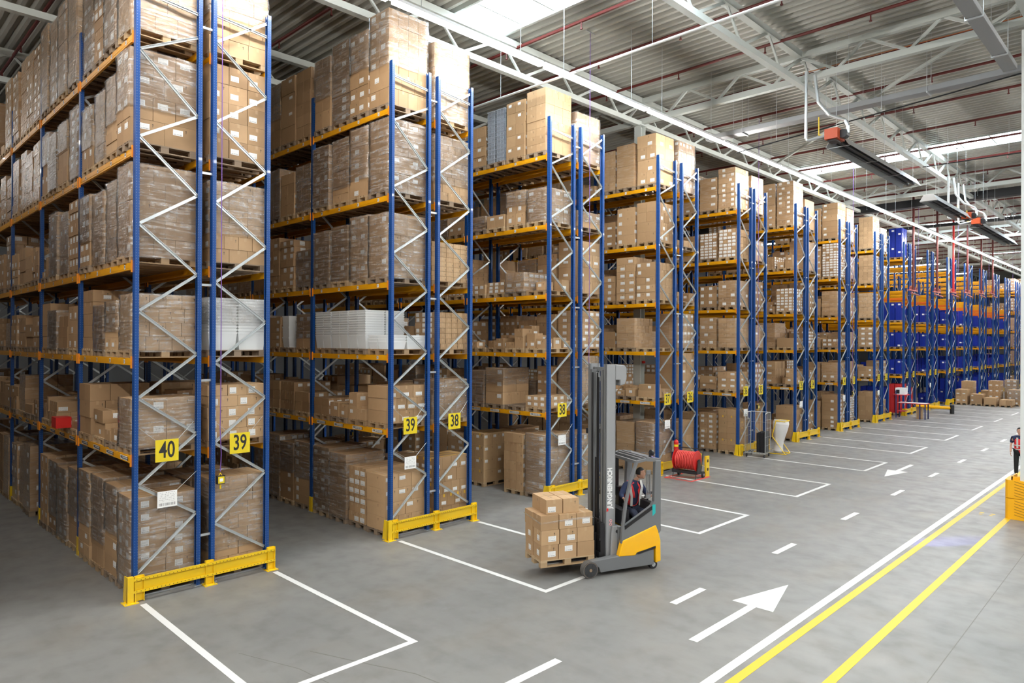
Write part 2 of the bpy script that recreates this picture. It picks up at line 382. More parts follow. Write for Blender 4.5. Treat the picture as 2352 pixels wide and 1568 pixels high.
# columns
def column(X,Y,lab):
    t=thing('steel_column',lab,'column',(X,Y,0),0,'building columns')
    def c(b):
        b.box(-.16,.16,-.15,-.135,0,TL-.1); b.box(-.16,.16,.135,.15,0,TL-.1); b.box(-.006,.006,-.135,.135,0,TL-.1)
    part('column_shaft',t,TRUSS,c); part('base_plate',t,GALV,lambda b:b.box(-.24,.24,-.24,.24,0,.025))
    part('cap_plate',t,TRUSS,lambda b:b.box(-.2,.2,-.2,.2,TL-.1,TL-.085)); return t
column(-15.5,22.72,'pale steel column standing between the backs of the fourth rack')
column(-15.1,68.95,'pale steel column far back between the twelfth rack rows')
cr=column(-3.16,23.05,'pale steel column at right edge inside the yellow guard')
def fill(b): b.box(-.2,.2,-.2,.2,.0,TL-.1)
part('fire_casing',cr,mat('pale_casing',(.62,.64,.62),.5),fill)
part('alarm_lamp',bpy.data.objects['steel_column'],REDM,lambda b:(b.box(.17,.24,-.05,.05,3.93,4.03),b.cyl((.24,0,3.98),(.28,0,3.98),.035)))
# sprinkler pipes along x
i=0; _hd={}
for y in [4.6,7.4,10.2,15.75,18.4,21.1,24.4,27.5,30.7,34.2,37.7,41.2]+[44.4+3.25*q for q in range(20)]:
    if not any(a-.3<y<c+.3 for a,c in sky):
        t=thing('sprinkler_pipe','brown-red sprinkler pipe under the roof '+ORD[i]+' from the viewer','pipe',(0,y,14.12),0,'sprinkler pipes')
        part('pipe',t,REDP,lambda b:b.cyl((-40,0,0),(14,0,0),.05,n=8))
        if 'h' not in _hd:
            b=MB(); b.cyl((0,0,-.2),(0,0,0),.022,n=6); b.cyl((0,0,-.24),(0,0,-.2),.04,n=6); _hd['h']=b.mesh('head',[REDP])
        for k in range(11): link('sprinkler_head',_hd['h'],t,(-29.7+k*3.1+(i%2)*1.4,0,0))
        i+=1
# cable trays and ducts
def tray(lab,a,c,wd,hh,m,step=3.0,along='x'):
    A=Vector(a); Cc=Vector(c); t=thing('cable_tray' if m is DUCT else 'air_duct',lab,'tray' if m is DUCT else 'duct',a)
    L=(Cc-A).length; d=(Cc-A)/L
    def f(b): b.bar((0,0,0),Cc-A,wd,.012); 
    def sides(b):
        o=Vector((-d.y,d.x,0))*wd/2
        for s_ in (-1,1): b.bar(o*s_+Vector((0,0,hh/2)),Cc-A+o*s_+Vector((0,0,hh/2)),.012,hh)
    part('tray_floor' if m is DUCT else 'duct_body',t,m,f if m is DUCT else (lambda b:b.bar((0,0,0),Cc-A,wd,hh)))
    if m is DUCT: part('tray_side',t,m,sides)
    o=Vector((-d.y,d.x,0)); k=step*.5
    j=0
    while k<L:
        p=d*k
        def hg(b,p=p):
            b.bar(p-o*(wd/2+.03)+Vector((0,0,-.03)),p+o*(wd/2+.03)+Vector((0,0,-.03)),.035,.035)
            for s_ in (-1,1): b.bar(p+o*s_*(wd/2+.03)+Vector((0,0,-.03)),p+o*s_*(wd/2+.03)+Vector((0,0,ZR-a[2])),.012)
        part('hanger',t,GALV,hg); k+=step; j+=1
    return t
tray('wide grey perforated cable tray crossing above the main aisle',(-13.4,24.25,12.5),(-2.9,24.25,12.5),.42,.16,DUCT)
tray('wide grey cable tray running towards the viewer at upper right',(-3.78,23.9,12.52),(-3.78,3,12.52),.32,.14,DUCT)
tray('long black duct crossing the roof beyond the second heater',(-30,48,13.35),(10,47.2,13.35),.55,.45,DUCTB,6)
tray('thin black duct crossing behind the first black duct',(-30,56.5,13.2),(10,56.5,13.2),.3,.2,DUCTB,6)
def rail(lab,a,c,r=.03,m=GALV):
    t=thing('conduit',lab,'conduit',a); L=(Vector(c)-Vector(a)); part('tube',t,m,lambda b:b.cyl((0,0,0),L,r,n=8))
    for q in (.15,.5,.85): part('hanger_rod',t,GALV,lambda b:b.cyl(L*q,L*q+Vector((0,0,ZR-a[2]-L.z*q)),.006,n=5))
    return t
rail('pale straight conduit meeting the light line high above second rack',(-18,15.2,12.42),(-2,15.2,12.42),.035,mat('pale_conduit',(.75,.77,.77),.3,.3))
rail('thin dark conduit passing over the first radiant heater',(-11.8,23.4,11.6),(-2.5,24.4,12.6),.022,DUCTB)
rail('thin dark conduit passing over the skylight strip',(-9,36.0,12.9),(-2.5,36.3,12.9),.022,DUCTB)
rail('copper coloured thin pipe high at the upper right',(-9.5,23.6,13.9),(-2.5,24.0,14.0),.016,mat('copper_pipe',(.45,.16,.06),.4,.5))

# luminaires: one continuous line of long lamps over the rack ends, more lines further in
def lamp(X,Y,Z,L,m,lab,grp,alongx=False,wires=True):
    t=thing('linear_light',lab,'light',(X,Y,Z),PI/2 if alongx else 0,grp)
    part('housing',t,WHITE,lambda b:b.box(-.065,.065,-L/2,L/2,.02,.09))
    part('diffuser',t,m,lambda b:b.box(-.06,.06,-L/2+.05,L/2-.05,-.045,.02))
    if wires:
        for s_ in (-1,1): part('suspension_wire',t,GALV,lambda b:b.cyl((0,s_*L*.33,.1),(0,s_*L*.33,ZR-Z),.008,n=5))
    return t
i=0; y=-6.0
while y<104:
    lamp(-12.4,y+2.43,12.11,4.86,LAMPM,'long bright lamp in the light line over the rack ends, %s from viewer'%ORD[i],'light line over the rack ends'); i+=1; y+=4.92
for i,(x,y) in enumerate([(3.2,2),(3.2,14),(3.2,26),(3.2,38),(3.2,52),(3.2,68),(3.2,84)]):
    lamp(x,y,12.6,9,LAMPU,'added unseen ceiling lamp in the right-hand hall bay, %s from viewer'%ORD[i],'unseen right bay lamps')  # out of view, added to brighten the rack end faces
for i,x in enumerate((-8.5,1.0,10.5)):
    lamp(x,-4.5,12.6,9,LAMPU,'added unseen fill lamp behind the viewer, %s from the racks'%ORD[i],'added fill lamps behind the viewer',True)  # unseen fill, added to brighten the loads facing the side aisles
for k in range(8,15):
    lamp(-19.5,YA[k]-1.6,12.0,6,LAMPS,'short lamp over the side aisle in front of the %s'%rname(k),'side aisle lamps',True)

for i in range(4):
    lamp(-20.5-i*6.3,1.1,12.3,6,LAMPS,'lamp over the near side aisle left of the nearest rack, %s inwards'%ORD[i],'side aisle lamps',True)

# radiant heaters
for i,(x,y0,y1,lab) in enumerate(((-7.92,22.25,30.1,'long dark radiant heater with orange burner, nearest of three'),(-8.15,33.5,39.7,'radiant heater with pale end cap facing viewer, middle of three'),(-8.15,42.6,52.1,'radiant heater farthest away above the yellow barrier'))):
    t=thing('radiant_heater',lab,'heater',(x,y0,10.85)); L=y1-y0
    def shade(b):
        for s_ in (-1,1):
            b.prism([(s_*.34,0),(s_*.33,0),(s_*.17,.26),(s_*.18,.275)],0,L)
        b.box(-.18,.18,0,L,.262,.275)
    part('reflector',t,mat('heater_reflector',(.5,.51,.51),.3,.6),shade)
    def tubes(b):
        for s_ in (-.1,.1): b.cyl((s_,.1,.1),(s_,L-.1,.1),.05,n=10)
        b.box(-.17,.17,.02,L-.02,.2,.25)
    part('burner_tube',t,mat('dark_heater_tube',(.05,.05,.055),.5,.5),tubes)
    for q in (.02,.35,.68,.98): part('cross_strap',t,GALV,lambda b:b.box(-.34,.34,L*q-.02,L*q+.02,-.01,.0))
    if i==1: part('end_cap',t,WHITE,lambda b:b.prism([(-.34,0),(.34,0),(.18,.275),(-.18,.275)],-.02,0))
    by=L+.1 if i==1 else -.75
    part('burner_box',t,mat('orange_burner',(.5,.07,.015),.4),lambda b:b.box(-.1,.28,by,by+.6,.05,.36))
    part('fan_housing',t,BLACK,lambda b:(b.cyl((.36,by+.2,.2),(.36,by+.45,.2),.13),b.box(-.05,.2,by+.1,by+.5,.0,.06)))
    part('flue_pipe',t,GALV,lambda b:b.tube([(.48,by+.3,.2),(.48,by+.3,.42),(.40,by+.3,.6),(-.05,by+.3,.85),(-.4,by+.3,1.35),(-.5,by+.3,2.2)],.05))
    part('air_pipe',t,GALV,lambda b:b.tube([(-.1,by+.1,.2),(-.6,by,.12),(-.65,by,.2),(-.65,by,2.25)],.045))
    part('gas_hose',t,YEL,lambda b:b.tube([(-.1,by+.1,.2),(-.3,by+.1,.25),(-.3,by+.1,.8)],.018))
    for q in (.06,.37,.66,.94):
        part('suspension_wire',t,GALV,lambda b:[b.cyl((s_*.18,L*q,.27),(s_*.18,L*q,ZR-10.85),.006,n=5) for s_ in (-1,1)])
# red riser pipes with the small manifolds in front of the far racks
for i,yy in enumerate((51.1,57.0,61.7,66.3,71.4,76.1)):
    t=thing('sprinkler_riser','red vertical sprinkler pipe with manifold, %s from the left'%ORD[i],'pipe',(-13.3,yy,8.3+.22*i),0,'red riser pipes')
    part('pipe',t,REDP if i!=2 else REDM,lambda b:b.cyl((0,0,0),(0,0,6.15-.22*i),.07,n=10))
    part('manifold',t,mat('faded_red_pipe',(.45,.13,.11),.5),lambda b:(b.cyl((0,-1.0,-.05),(0,.9,-.05),.05,n=8),b.cyl((.15,-1,-.25),(.15,.9,-.35),.05,n=8)))
    part('bent_pipe',t,mat('faded_red_pipe2',(.4,.1,.08),.5),lambda b:[b.tube([(0,s_*.75,-.05),(0,s_*.75,.18),(0,s_*.5,.22),(0,s_*.45,-.05)],.035,8) for s_ in (-1,1)])
t=thing('sprinkler_main','salmon-red horizontal pipe elbowing down at the third riser','pipe',(-13.3,61.7,13.9)); part('pipe',t,mat('salmon_pipe',(.55,.14,.11),.45),lambda b:(b.cyl((0,0,0),(9,0,.25),.07,n=10)))

# ------------------------------------------------------------------ floor paint
def stripe(name,lab,cat,x0,x1,y0,y1,m,grp=None,z=.003):
    b=MB(); b.box(x0,x1,y0,y1,.0005,z); return tag(obj(name,b,m),lab,cat,grp)
stripe('edge_line','long white line along the right side of the traffic lane','line',-4.90,-4.76,-6,122,LINEW)
stripe('walkway_line','long yellow line running beside the white lane line','line',-4.66,-4.52,-6,122,LINEY)
stripe('walkway_line','outer yellow line of the pedestrian walkway, right of the other','line',-3.70,-3.56,-6,122,LINEY)
i=0; y=2.5
while y<118:
    if i!=0: stripe('lane_dash','short white centre dash, %s from the viewer'%ORD[i-1],'line',-6.81,-6.67,y,y+1.08,LINEW,'centre dashes of the traffic lane')
    i+=1; y+=4.245
for k in range(NK):
    d_=2.2+GAP[k]; y0=YA[k]-.02; y1=YA[k]+d_+.1; b=MB(); s_=.11
    b.box(-13.42,-8.72,y0,y0+s_,.0005,.0028); b.box(-13.42,-8.72,y1-s_,y1,.0005,.0028); b.box(-8.72-s_,-8.72,y0+s_,y1-s_,.0005,.0028)
    tag(obj('floor_bay_outline',b,LINEW),'white painted floor outline in front of the end of the %s'%rname(k),'marking','floor bay outlines')
def arrow(lab,xc,yt,yh,ytip,wd,dirn=1):
    b=MB(); z=.003; ym=yh
    b.box(xc-.075,xc+.075,min(yt,ym),max(yt,ym),.0005,z)
    P=[(xc-wd,yh,z),(xc+wd,yh,z),(xc,ytip,z)]
    if dirn<0: P=P[::-1]
    b.poly(P); b.poly([(p[0],p[1],.0005) for p in P[::-1]])
    for i in range(3): a,c=P[i],P[(i+1)%3]; b.quad((a[0],a[1],.0005),(c[0],c[1],.0005),c,a)
    return tag(obj('floor_arrow',b,LINEW),lab,'marking')
arrow('large white floor arrow pointing away near the front of the lane',-5.67,9.84,11.9,13.45,.385)
arrow('smaller white floor arrow pointing towards the viewer farther up the lane',-7.9,30.3,28.45,26.9,.35,-1)
arrow('distant white floor arrow pointing away far up the lane',-5.67,46,48,49.5,.385)
arrow('distant white floor arrow pointing back far up the lane',-7.9,66,64,62.5,.35,-1)
b=MB()
for s_ in (-1,1):
    b.cyl((-4.14+s_*.13,23.1,.0005),(-4.14+s_*.13,23.1,.003),.06,n=14); b.cyl((-4.14+s_*.12,22.9,.0005),(-4.14+s_*.12,22.9,.003),.045,n=12)
tag(obj('footprint_marking',b,LINEY),'pair of small yellow footprints painted on the walkway','marking')
b=MB(); x0,x1,y0,y1=-13.3,-12.2,21.05,22.35; s_=.09
for q in ((x0,x1,y0,y0+s_),(x0,x1,y1-s_,y1),(x0,x0+s_,y0+s_,y1-s_),(x1-s_,x1,y0+s_,y1-s_)): b.box(*q,.0005,.004)
b.bar((x0+.14,y0+.14,.003),(x1-.14,y1-.14,.003),.09,.003)
tag(obj('keep_clear_square',b,LINER),'red keep-clear square with a diagonal under the hose reel','marking')
# worn joints and tyre scuffs that have a shape of their own
DK=mat('dark_scuff',(.16,.155,.14),.6)
for lab,pts,wd in (('long dark scuff crossing the near floor bay outline',[(-9.6,5.35),(-8.6,5.75),(-7.9,6.05),(-6.9,6.2)],.018),('thin dark scuff left of the long one near the bottom edge',[(-10.3,4.55),(-9.2,4.95),(-8.0,5.1)],.012),('fine saw-cut joint running along the right of the walkway',[(-2.6,6),(-2.72,16),(-2.85,28)],.012)):
    b=MB()
    for a,c in zip(pts,pts[1:]): b.bar((a[0],a[1],.0012),(c[0],c[1],.0012),wd,.0012)
    tag(obj('floor_scuff',b,DK),lab,'scuff')

# ------------------------------------------------------------------ racks
def post_mesh():
    b=MB(); h=TOPZ
    b.box(-.06,.06,-.045,-.038,0,h); b.box(-.06,-.052,-.038,.03,0,h); b.box(.052,.06,-.038,.03,0,h)
    b.box(-.052,-.03,.022,.03,0,h); b.box(.03,.052,.022,.03,0,h)
    return b.mesh('post',[BLUE])
POST=post_mesh()
def beam_mesh(m,L=BAY-.12):
    b=MB(); b.box(-L/2,L/2,-.022,.022,-.065,.065); b.box(-L/2,L/2,-.026,.022,-.03,.03)
    for s_ in (-1,1): b.box(s_*L/2-.03*(s_>0)-.0,s_*L/2+.03*(s_<0)+.0,-.05,-.02,-.12,.10,1)
    return b.mesh('beam',[m,CONN])
BM=beam_mesh(BEAM); ORB=mat('orange_beam_paint',(.78,.17,.01),.45); BM2=beam_mesh(ORB)
FOOT=MB(); FOOT.box(-.09,.09,-.07,.07,0,.012); FOOT.cyl((.07,.05,.012),(.07,.05,.03),.012,n=6); FOOT=FOOT.mesh('foot',[GALV])
SLEEVE=MB(); SLEEVE.box(-.068,.068,-.055,-.047,.01,.42); SLEEVE.box(-.068,-.061,-.055,.0,.01,.42); SLEEVE.box(.061,.068,-.055,.0,.01,.42); SLEEVE=SLEEVE.mesh('sleeve',[YEL])
def brace_pts(row):
    if row=='A': a=[.47+1.6*i for i in range(8)]; c=[1.41+1.53*i for i in range(7)]
    else: a=[1.14+1.58*i for i in range(7)]; c=[.47+1.55*i for i in range(8)]
    ev=sorted([(z,0) for z in a if z<TOPZ-.15]+[(z,1) for z in c if z<TOPZ-.15]); return ev
def cbar(b,a,c):                                              # thin C-shaped brace with a groove
    a=Vector(a); c=Vector(c); b.bar(a,c,.012,.052,0); o=Vector((.014,0,0))
    d=(c-a).normalized(); u=Vector((1,0,0)).cross(d)*.022
    b.bar(a+o+u,c+o+u,.026,.008); b.bar(a+o-u,c+o-u,.026,.008)
LABELP=mat('white_label_plain',(.8,.8,.79),.5)
def loc_label(parent,x,lvl,wide,yoff=-.03):
    key=('L',lvl,wide)
    if key not in _tc:
        b=MB(); wd=.21 if wide else .04; hh=.04
        b.quad((-wd,-.001,-hh),(wd,-.001,-hh),(wd,-.001,hh),(-wd,-.001,hh),0)
        if wide:
            rr=random.Random(3)
            for i in range(13):
                xx=-wd+.03+i*.035; 
                if i<3: b.box(xx,xx+.02,-.004,-.0015,-.02,.03,1)
                else:
                    for q in range(2): b.box(xx+q*.012,xx+q*.012+.006,-.004,-.0015,-.03,.0,1)
                    b.box(xx,xx+.018,-.004,-.0015,.012,.03,1)
        me=b.mesh('lab',[LABELP,DARK]); _tc[key]=me
    o=link('location_label',_tc[key],parent,(x,yoff,0))
    if not wide: text('label_digits','%d1'%lvl,DARK,.07,o,(0,-.003,0),'-y',.0008,.001)
NB=[5,5,4,4,3,3,3,3,3,3,2,2,2,2,2,2,2,4]
SIGN0=40
for k in range(NK):
    nA=SIGN0-k if k<17 else 41
    t=thing('pallet_rack','blue double-sided pallet rack, %s, end signs %d and %d'%(rname(k) if k in (0,17) else rname(k)+' from the viewer',nA,nA-1),'rack',(X0,YA[k],0),0,'pallet racks')
    g=GAP[k]; ys=[0,1.1,1.1+g,2.2+g]
    for ri,row in enumerate('AB'):
        ya,yb=ys[2*ri],ys[2*ri+1]
        for i in range(NB[k]+1):
            x=-i*BAY
            for q,(yy,fl) in enumerate(((ya,0),(yb,PI))):
                p=link('post',POST,t,(x,yy,0),fl)
                if k<6:
                    link('foot_plate',FOOT,p)
                    if i>0 and ((row=='A' and q==0) or (row=='B' and q==1)): link('post_protector',SLEEVE,p)
            ev=brace_pts(row)
            if i==0 and k<8:
                for (z1,s1),(z2,s2) in zip(ev,ev[1:]):
                    b=MB(); cbar(b,(0,ya+.03 if s1==0 else yb-.03,z1),(0,ya+.03 if s2==0 else yb-.03,z2)); obj('brace',b,GALV,t,(0,0,0))
                b=MB(); cbar(b,(0,ya+.03,TOPZ-.35),(0,yb-.03,TOPZ-.45)); obj('brace',b,GALV,t)
            else:
                b=MB()
                for (z1,s1),(z2,s2) in zip(ev,ev[1:]): b.bar((x,ya+.03 if s1==0 else yb-.03,z1),(x,ya+.03 if s2==0 else yb-.03,z2),.03,.05)
                obj('frame_bracing',b,GALV,t)
        for i in range(NB[k]):
            for l in range(1,6):
                z=LZ[l]
                f=link('beam',BM,t,(-(i+.5)*BAY,ya-.02,z)); link('beam',BM,t,(-(i+.5)*BAY,yb+.02,z),PI)
                if row=='A' and k<8 and i<(3 if k<2 else 1):
                    for j in range(4): loc_label(f,BAY/2-.5-j*.89-(.1 if j else 0)*0,l,l==1)
                elif row=='A' and k>=8 and i==0 and l==1:
                    loc_label(f,.6,l,True); loc_label(f,-.4,l,True)
            if 8<=k<=14 and row=='A':                              # extra orange beams stored on the lower and top levels
                for z,mm in ((7.95,0),(7.72,1),(7.45,1),(7.2,1),(5.86,0)):
                    if z>9 and k<10: continue
                    link('beam',BM2 if mm else BM,t,(-(i+.5)*BAY,ya+.05,z)) if True else None
                    link('beam',BM2 if mm else BM,t,(-(i+.5)*BAY,yb+.02,z),PI)
    for z in (.95,3.96,5.82,8.0,10.83):
        b=MB(); b.bar((0,1.1,z),(0,1.1+g,z),.03,.045); obj('row_spacer',b,GALV,t)
    # end guard
    e=thing('rack_end_guard','yellow steel end guard at the foot of the %s'%rname(k),'guard',(X0+.13,YA[k],0),0,'yellow rack end guards')
    W=2.2+g
    y0,y1=-.17,W+.13; ym=(y0+y1)/2+.06
    def gp(b,yc,wd=.16,flare=False):
        b.box(-.02,.0,yc-wd/2,yc+wd/2,.012,.47); b.box(.0,.05,yc-wd/2,yc-wd/2+.012,.012,.47); b.box(.0,.05,yc+wd/2-.012,yc+wd/2,.012,.47)
    for yc in (y0+.2,ym,y1-.08): part('guard_post',e,YEL,lambda b:gp(b,yc))
    def corner(b):
        b.prism([(-.22,.012),(.0,.012),(-.02,.47),(-.15,.47)],y0,y0+.012); b.box(-.03,.05,y0,y0+.1,.012,.47)
    part('corner_post',e,YEL,corner)
    for i,(a,c) in enumerate(((y0+.1,ym),(ym,y1))):
        def rl(b):
            b.box(.0,.012,a,c,.17,.43); b.box(.012,.05,a,c,.41,.43); b.box(.012,.05,a,c,.17,.19)
            b.box(.04,.052,a,c,.385,.43); b.box(.04,.052,a,c,.17,.215)
            n_=int((c-a)/.07)
            for q in range(n_):
                yy=a+.05+q*.07
                for zz in (.40,.195): b.box(.051,.0535,yy-.007,yy+.007,zz-.007,zz+.007,1)
        part('guard_rail',e,[YEL,HOLE],rl)
    for yc in (y0+.05,ym,y1-.08):
        part('foot_plate',e,YEL,lambda b:b.box(-.12,.12,yc-.12,yc+.12,0,.012))
        part('bolt',e,GALV,lambda b:[b.cyl((sx*.09,yc+sy*.09,.012),(sx*.09,yc+sy*.09,.028),.012,n=6) for sx in (-1,1) for sy in (-1,1)])
    part('floor_track',e,GALV,lambda b:b.box(-.26,-.2,y0+.1,y1,0,.03))
    # signs
    for yy,nn in ((.515,nA),(1.1+g+.51,nA-1)):
        s_=thing('aisle_number_sign','yellow aisle sign reading %d, %s of the pair on the %s'%(nn,'front one' if nn==nA else 'rear one',rname(k)),'sign',(X0+.085,YA[k]+yy,2.68),0,'yellow aisle number signs')
        part('sign_plate',s_,YSIGN,lambda b:b.box(0,.006,-.205,.205,-.205,.205))
        text('sign_digits',str(nn),DARK,.43,s_,(.0075,0,-.0),'+x',.001,.006,.66)
        part('tie_wire',s_,GALV,lambda b:(b.cyl((0,-.2,.2),(-.05,-.47,.45),.004,n=5),b.cyl((0,.2,.2),(-.05,.5,.5),.004,n=5)))
    s_=thing('load_notice','small white load notice hanging on the %s end frame'%rname(k),'notice',(X0+.085,YA[k]+.525,1.77),0,'white load notices')
    part('notice_plate',s_,LABEL,lambda b:b.quad((.0,-.175,-.15),(.0,.175,-.15),(.0,.175,.15),(.0,-.175,.15)))
    part('notice_back',s_,WHITE,lambda b:b.box(-.006,-.001,-.175,.175,-.15,.15))
    part('tie_wire',s_,GALV,lambda b:(b.cyl((0,-.17,.15),(-.05,-.5,.35),.004,n=5),b.cyl((0,.17,.15),(-.05,.55,.45),.004,n=5)))

# ------------------------------------------------------------------ pallets and what stands on them
PAL=[]
for i in range(3):
    b=MB(); rr=random.Random(i+5)
    def bd(x0,x1,y0,y1,z0,z1): b.box(x0,x1,y0,y1,z0,z1,0,None,rr.random())
    for x,wd in ((-.4,.145),(-.222,.1),(-.0725,.145),(.122,.1),(.255,.145)): bd(x,x+wd,-.6,.6,.122,.144)
    for y in (-.6,-.0725,.455): bd(-.4,.4,y,y+.145,.1,.122)
    for x,wd in ((-.4,.1),(-.0725,.145),(.3,.1)):
        bd(x,x+wd,-.6,.6,0,.022)
        for y in (-.6,-.0725,.455): bd(x,x+wd,y,y+.145,.022,.1)
    PAL.append(b.mesh('pallet',[WOOD[i]]))

def carton_add(b, c, mi=0):
    """c: cx,cy,cz(bottom),l(x),w(y),h,rot,rn,labels,axis ; side faces carry uv in metres measured from the top edge"""
    cx,cy,cz,l,wd,h,rot,rn,labs=c
    M=Matrix.Translation((cx,cy,cz))@Matrix.Rotation(rot,4,'Z'); x,y=l/2,wd/2
    def P(a,q,r): return M@Vector((a,q,r))
    longx=l>=wd
    def side(p,q,r,s_,half,ft): b.quad(p,q,r,s_,mi,((-half,h),(half,h),(half,0),(-half,0)),rn,ft)
    side(P(-x,-y,0),P(x,-y,0),P(x,-y,h),P(-x,-y,h),x,0. if longx else 1.)
    side(P(x,y,0),P(-x,y,0),P(-x,y,h),P(x,y,h),x,0. if longx else 1.)
    side(P(x,-y,0),P(x,y,0),P(x,y,h),P(x,-y,h),y,1. if longx else 0.)
    side(P(-x,y,0),P(-x,-y,0),P(-x,-y,h),P(-x,y,h),y,1. if longx else 0.)
    tu=((-x,-y),(x,-y),(x,y),(-x,y)) if longx else ((-y,x),(-y,-x),(y,-x),(y,x))
    b.quad(P(-x,-y,h),P(x,-y,h),P(x,y,h),P(-x,y,h),mi,tu,rn,2.)
    b.quad(P(-x,y,0),P(x,y,0),P(x,-y,0),P(-x,-y,0),mi,tu,rn,3.)
def label_add(b,c,mi=1):
    cx,cy,cz,l,wd,h,rot,rn,labs=c
    M=Matrix.Translation((cx,cy,cz))@Matrix.Rotation(rot,4,'Z')
    for f,u,v,sw,sh in labs:
        sw=min(sw,.8*(l if f=='-y' else wd)); sh=min(sh,.75*h)
        if f=='-y':
            X=u*(l/2-sw/2-.01); Z=h*.5+v*(h/2-sh/2-.012); q=[(X-sw/2,-wd/2-.0025,Z-sh/2),(X+sw/2,-wd/2-.0025,Z-sh/2),(X+sw/2,-wd/2-.0025,Z+sh/2),(X-sw/2,-wd/2-.0025,Z+sh/2)]
        else:
            Y=u*(wd/2-sw/2-.01); Z=h*.5+v*(h/2-sh/2-.012); q=[(l/2+.0025,Y-sw/2,Z-sh/2),(l/2+.0025,Y+sw/2,Z-sh/2),(l/2+.0025,Y+sw/2,Z+sh/2),(l/2+.0025,Y-sw/2,Z+sh/2)]
        b.quad(*[M@Vector(p) for p in q],mi)

def stack_cartons(rr, H, style, shell=True, labp=.5):
    """full block of cartons on a pallet, local coordinates; returns list of (carton, (layer,ix,iy))"""
    out=[]
    g=rr.choice([(2,3),(2,3),(2,4),(2,2),(3,4),(1,3),(2,5)] if style!='big' else [(1,2),(2,2),(1,3)])
    if style=='small': g=rr.choice([(3,5),(4,5),(3,6)])
    nx,ny=g; fx=rr.uniform(.97,1.02)*.8; fy=rr.uniform(.96,1.01)*1.2
    h0=rr.uniform(.2,.36) if style!='small' else rr.uniform(.12,.17)
    if style=='big': h0=rr.uniform(.35,.5)
    nz=max(1,round(H/h0)); h=H/nz; base=rr.random(); lp=(rr.choice([-.8,-.3,.5,.8]),rr.choice([-.7,-.3,.6,.6]),rr.uniform(.12,.2),rr.uniform(.08,.13)); hasl=rr.random()<labp
    lf=rr.choice(['-y','+x','both','both'])
    for z in range(nz):
        swap=(z%2==1 and rr.random()<.6)
        ax,ay=(nx,ny)
        offs=(rr.uniform(-.008,.008),rr.uniform(-.01,.01))
        if swap and style!='small':
            ax,ay=max(1,nx-1) if rr.random()<.5 else nx, ny+1 if rr.random()<.4 else max(2,ny-1)
        for i in range(ax):
            for j in range(ay):
                if shell and 0<i<ax-1 and 0<j<ay-1 and z<nz-1: continue
                l=fx/ax; wd=fy/ay
                labs=[]
                if hasl and rr.random()<.85:
                    if j==0 and lf in('-y','both'): labs.append(('-y',lp[0],lp[1],lp[2],lp[3]))
                    if i==ax-1 and lf in('+x','both'): labs.append(('+x',lp[0],lp[1],lp[2],lp[3]))
                c=(-fx/2+(i+.5)*l+offs[0],-fy/2+(j+.5)*wd+offs[1],z*h,l-.006,wd-.008,h-.004,rr.gauss(0,.008),min(1,max(0,base+rr.gauss(0,.16))),labs)
                out.append((c,(z,i,j)))
    return out
def messy_cartons(rr, H):
    out=[]; 
    cols=[]; nx=rr.choice([1,2,2]); ny=rr.choice([2,3,3])
    for i in range(nx):
        for j in range(ny):
            z=0; n=rr.choice([0,1,1,2,2,3]); hh=rr.uniform(.5,1.05)*H; lvl=0
            if i==nx-1 and j==0: n=max(n,1)
            while n>0 and z<hh:
                h=rr.uniform(.16,.4)
                if z+h>H*1.1: break
                l=.8/nx*rr.uniform(.75,.98); wd=1.2/ny*rr.uniform(.78,.98)
                labs=[]
                if rr.random()<.6: labs.append(('-y',rr.choice([-.6,0,.6]),rr.choice([-.5,.3]),.13,.09))
                if rr.random()<.6: labs.append(('+x',rr.choice([-.6,0,.6]),rr.choice([-.5,.3]),.15,.1))
                out.append(((-.4+(i+.5)*.8/nx,-.6+(j+.5)*1.2/ny,z,l,wd,h-.003,rr.gauss(0,.05),rr.random(),labs),(lvl,i,j)))
                z+=h; lvl+=1; n-=1
    return out

def film_shell(b, rr, cs, H, z0, mi, near):
    xs=[c[0]-c[3]/2 for c,_ in cs]+[c[0]+c[3]/2 for c,_ in cs]; ys=[c[1]-c[4]/2 for c,_ in cs]+[c[1]+c[4]/2 for c,_ in cs]
    x0,x1,y0,y1=min(xs)-.008,max(xs)+.008,min(ys)-.008,max(ys)+.008
    zb=z0-.04; zt=H+.008
    if rr.random()<.5: zb=H*rr.uniform(.2,.55)
    per=[]; n=7 if near else 3
    for i in range(n): per.append((x0+(x1-x0)*i/n,y0))
    for i in range(n+2): per.append((x1,y0+(y1-y0)*i/(n+2)))
    for i in range(n): per.append((x1-(x1-x0)*i/n,y1))
    for i in range(n+2): per.append((x0,y1-(y1-y0)*i/(n+2)))
    rows=max(3,int((zt-zb)/(.09 if near else .4)))
    sd=rr.random()*50; V=[]
    base=len(b.v)
    for r in range(rows+1):
        z=zb+(zt-zb)*r/rows
        for (x,y) in per:
            a=noise.noise(Vector((x*4+sd,y*4,z*5)))*.022+.010 if near else .008
            d=Vector((x,y,0)); d.normalize(); b.v.append((x+d.x*a,y+d.y*a,z))
    m=len(per)
    for r in range(rows):
        for i in range(m):
            j=(i+1)%m; b.f.append((base+r*m+i,base+r*m+j,base+(r+1)*m+j,base+(r+1)*m+i)); b.m.append(mi); b.uv.append(((0,0),)*4); b.rn.append(0.); b.ft.append(0.)

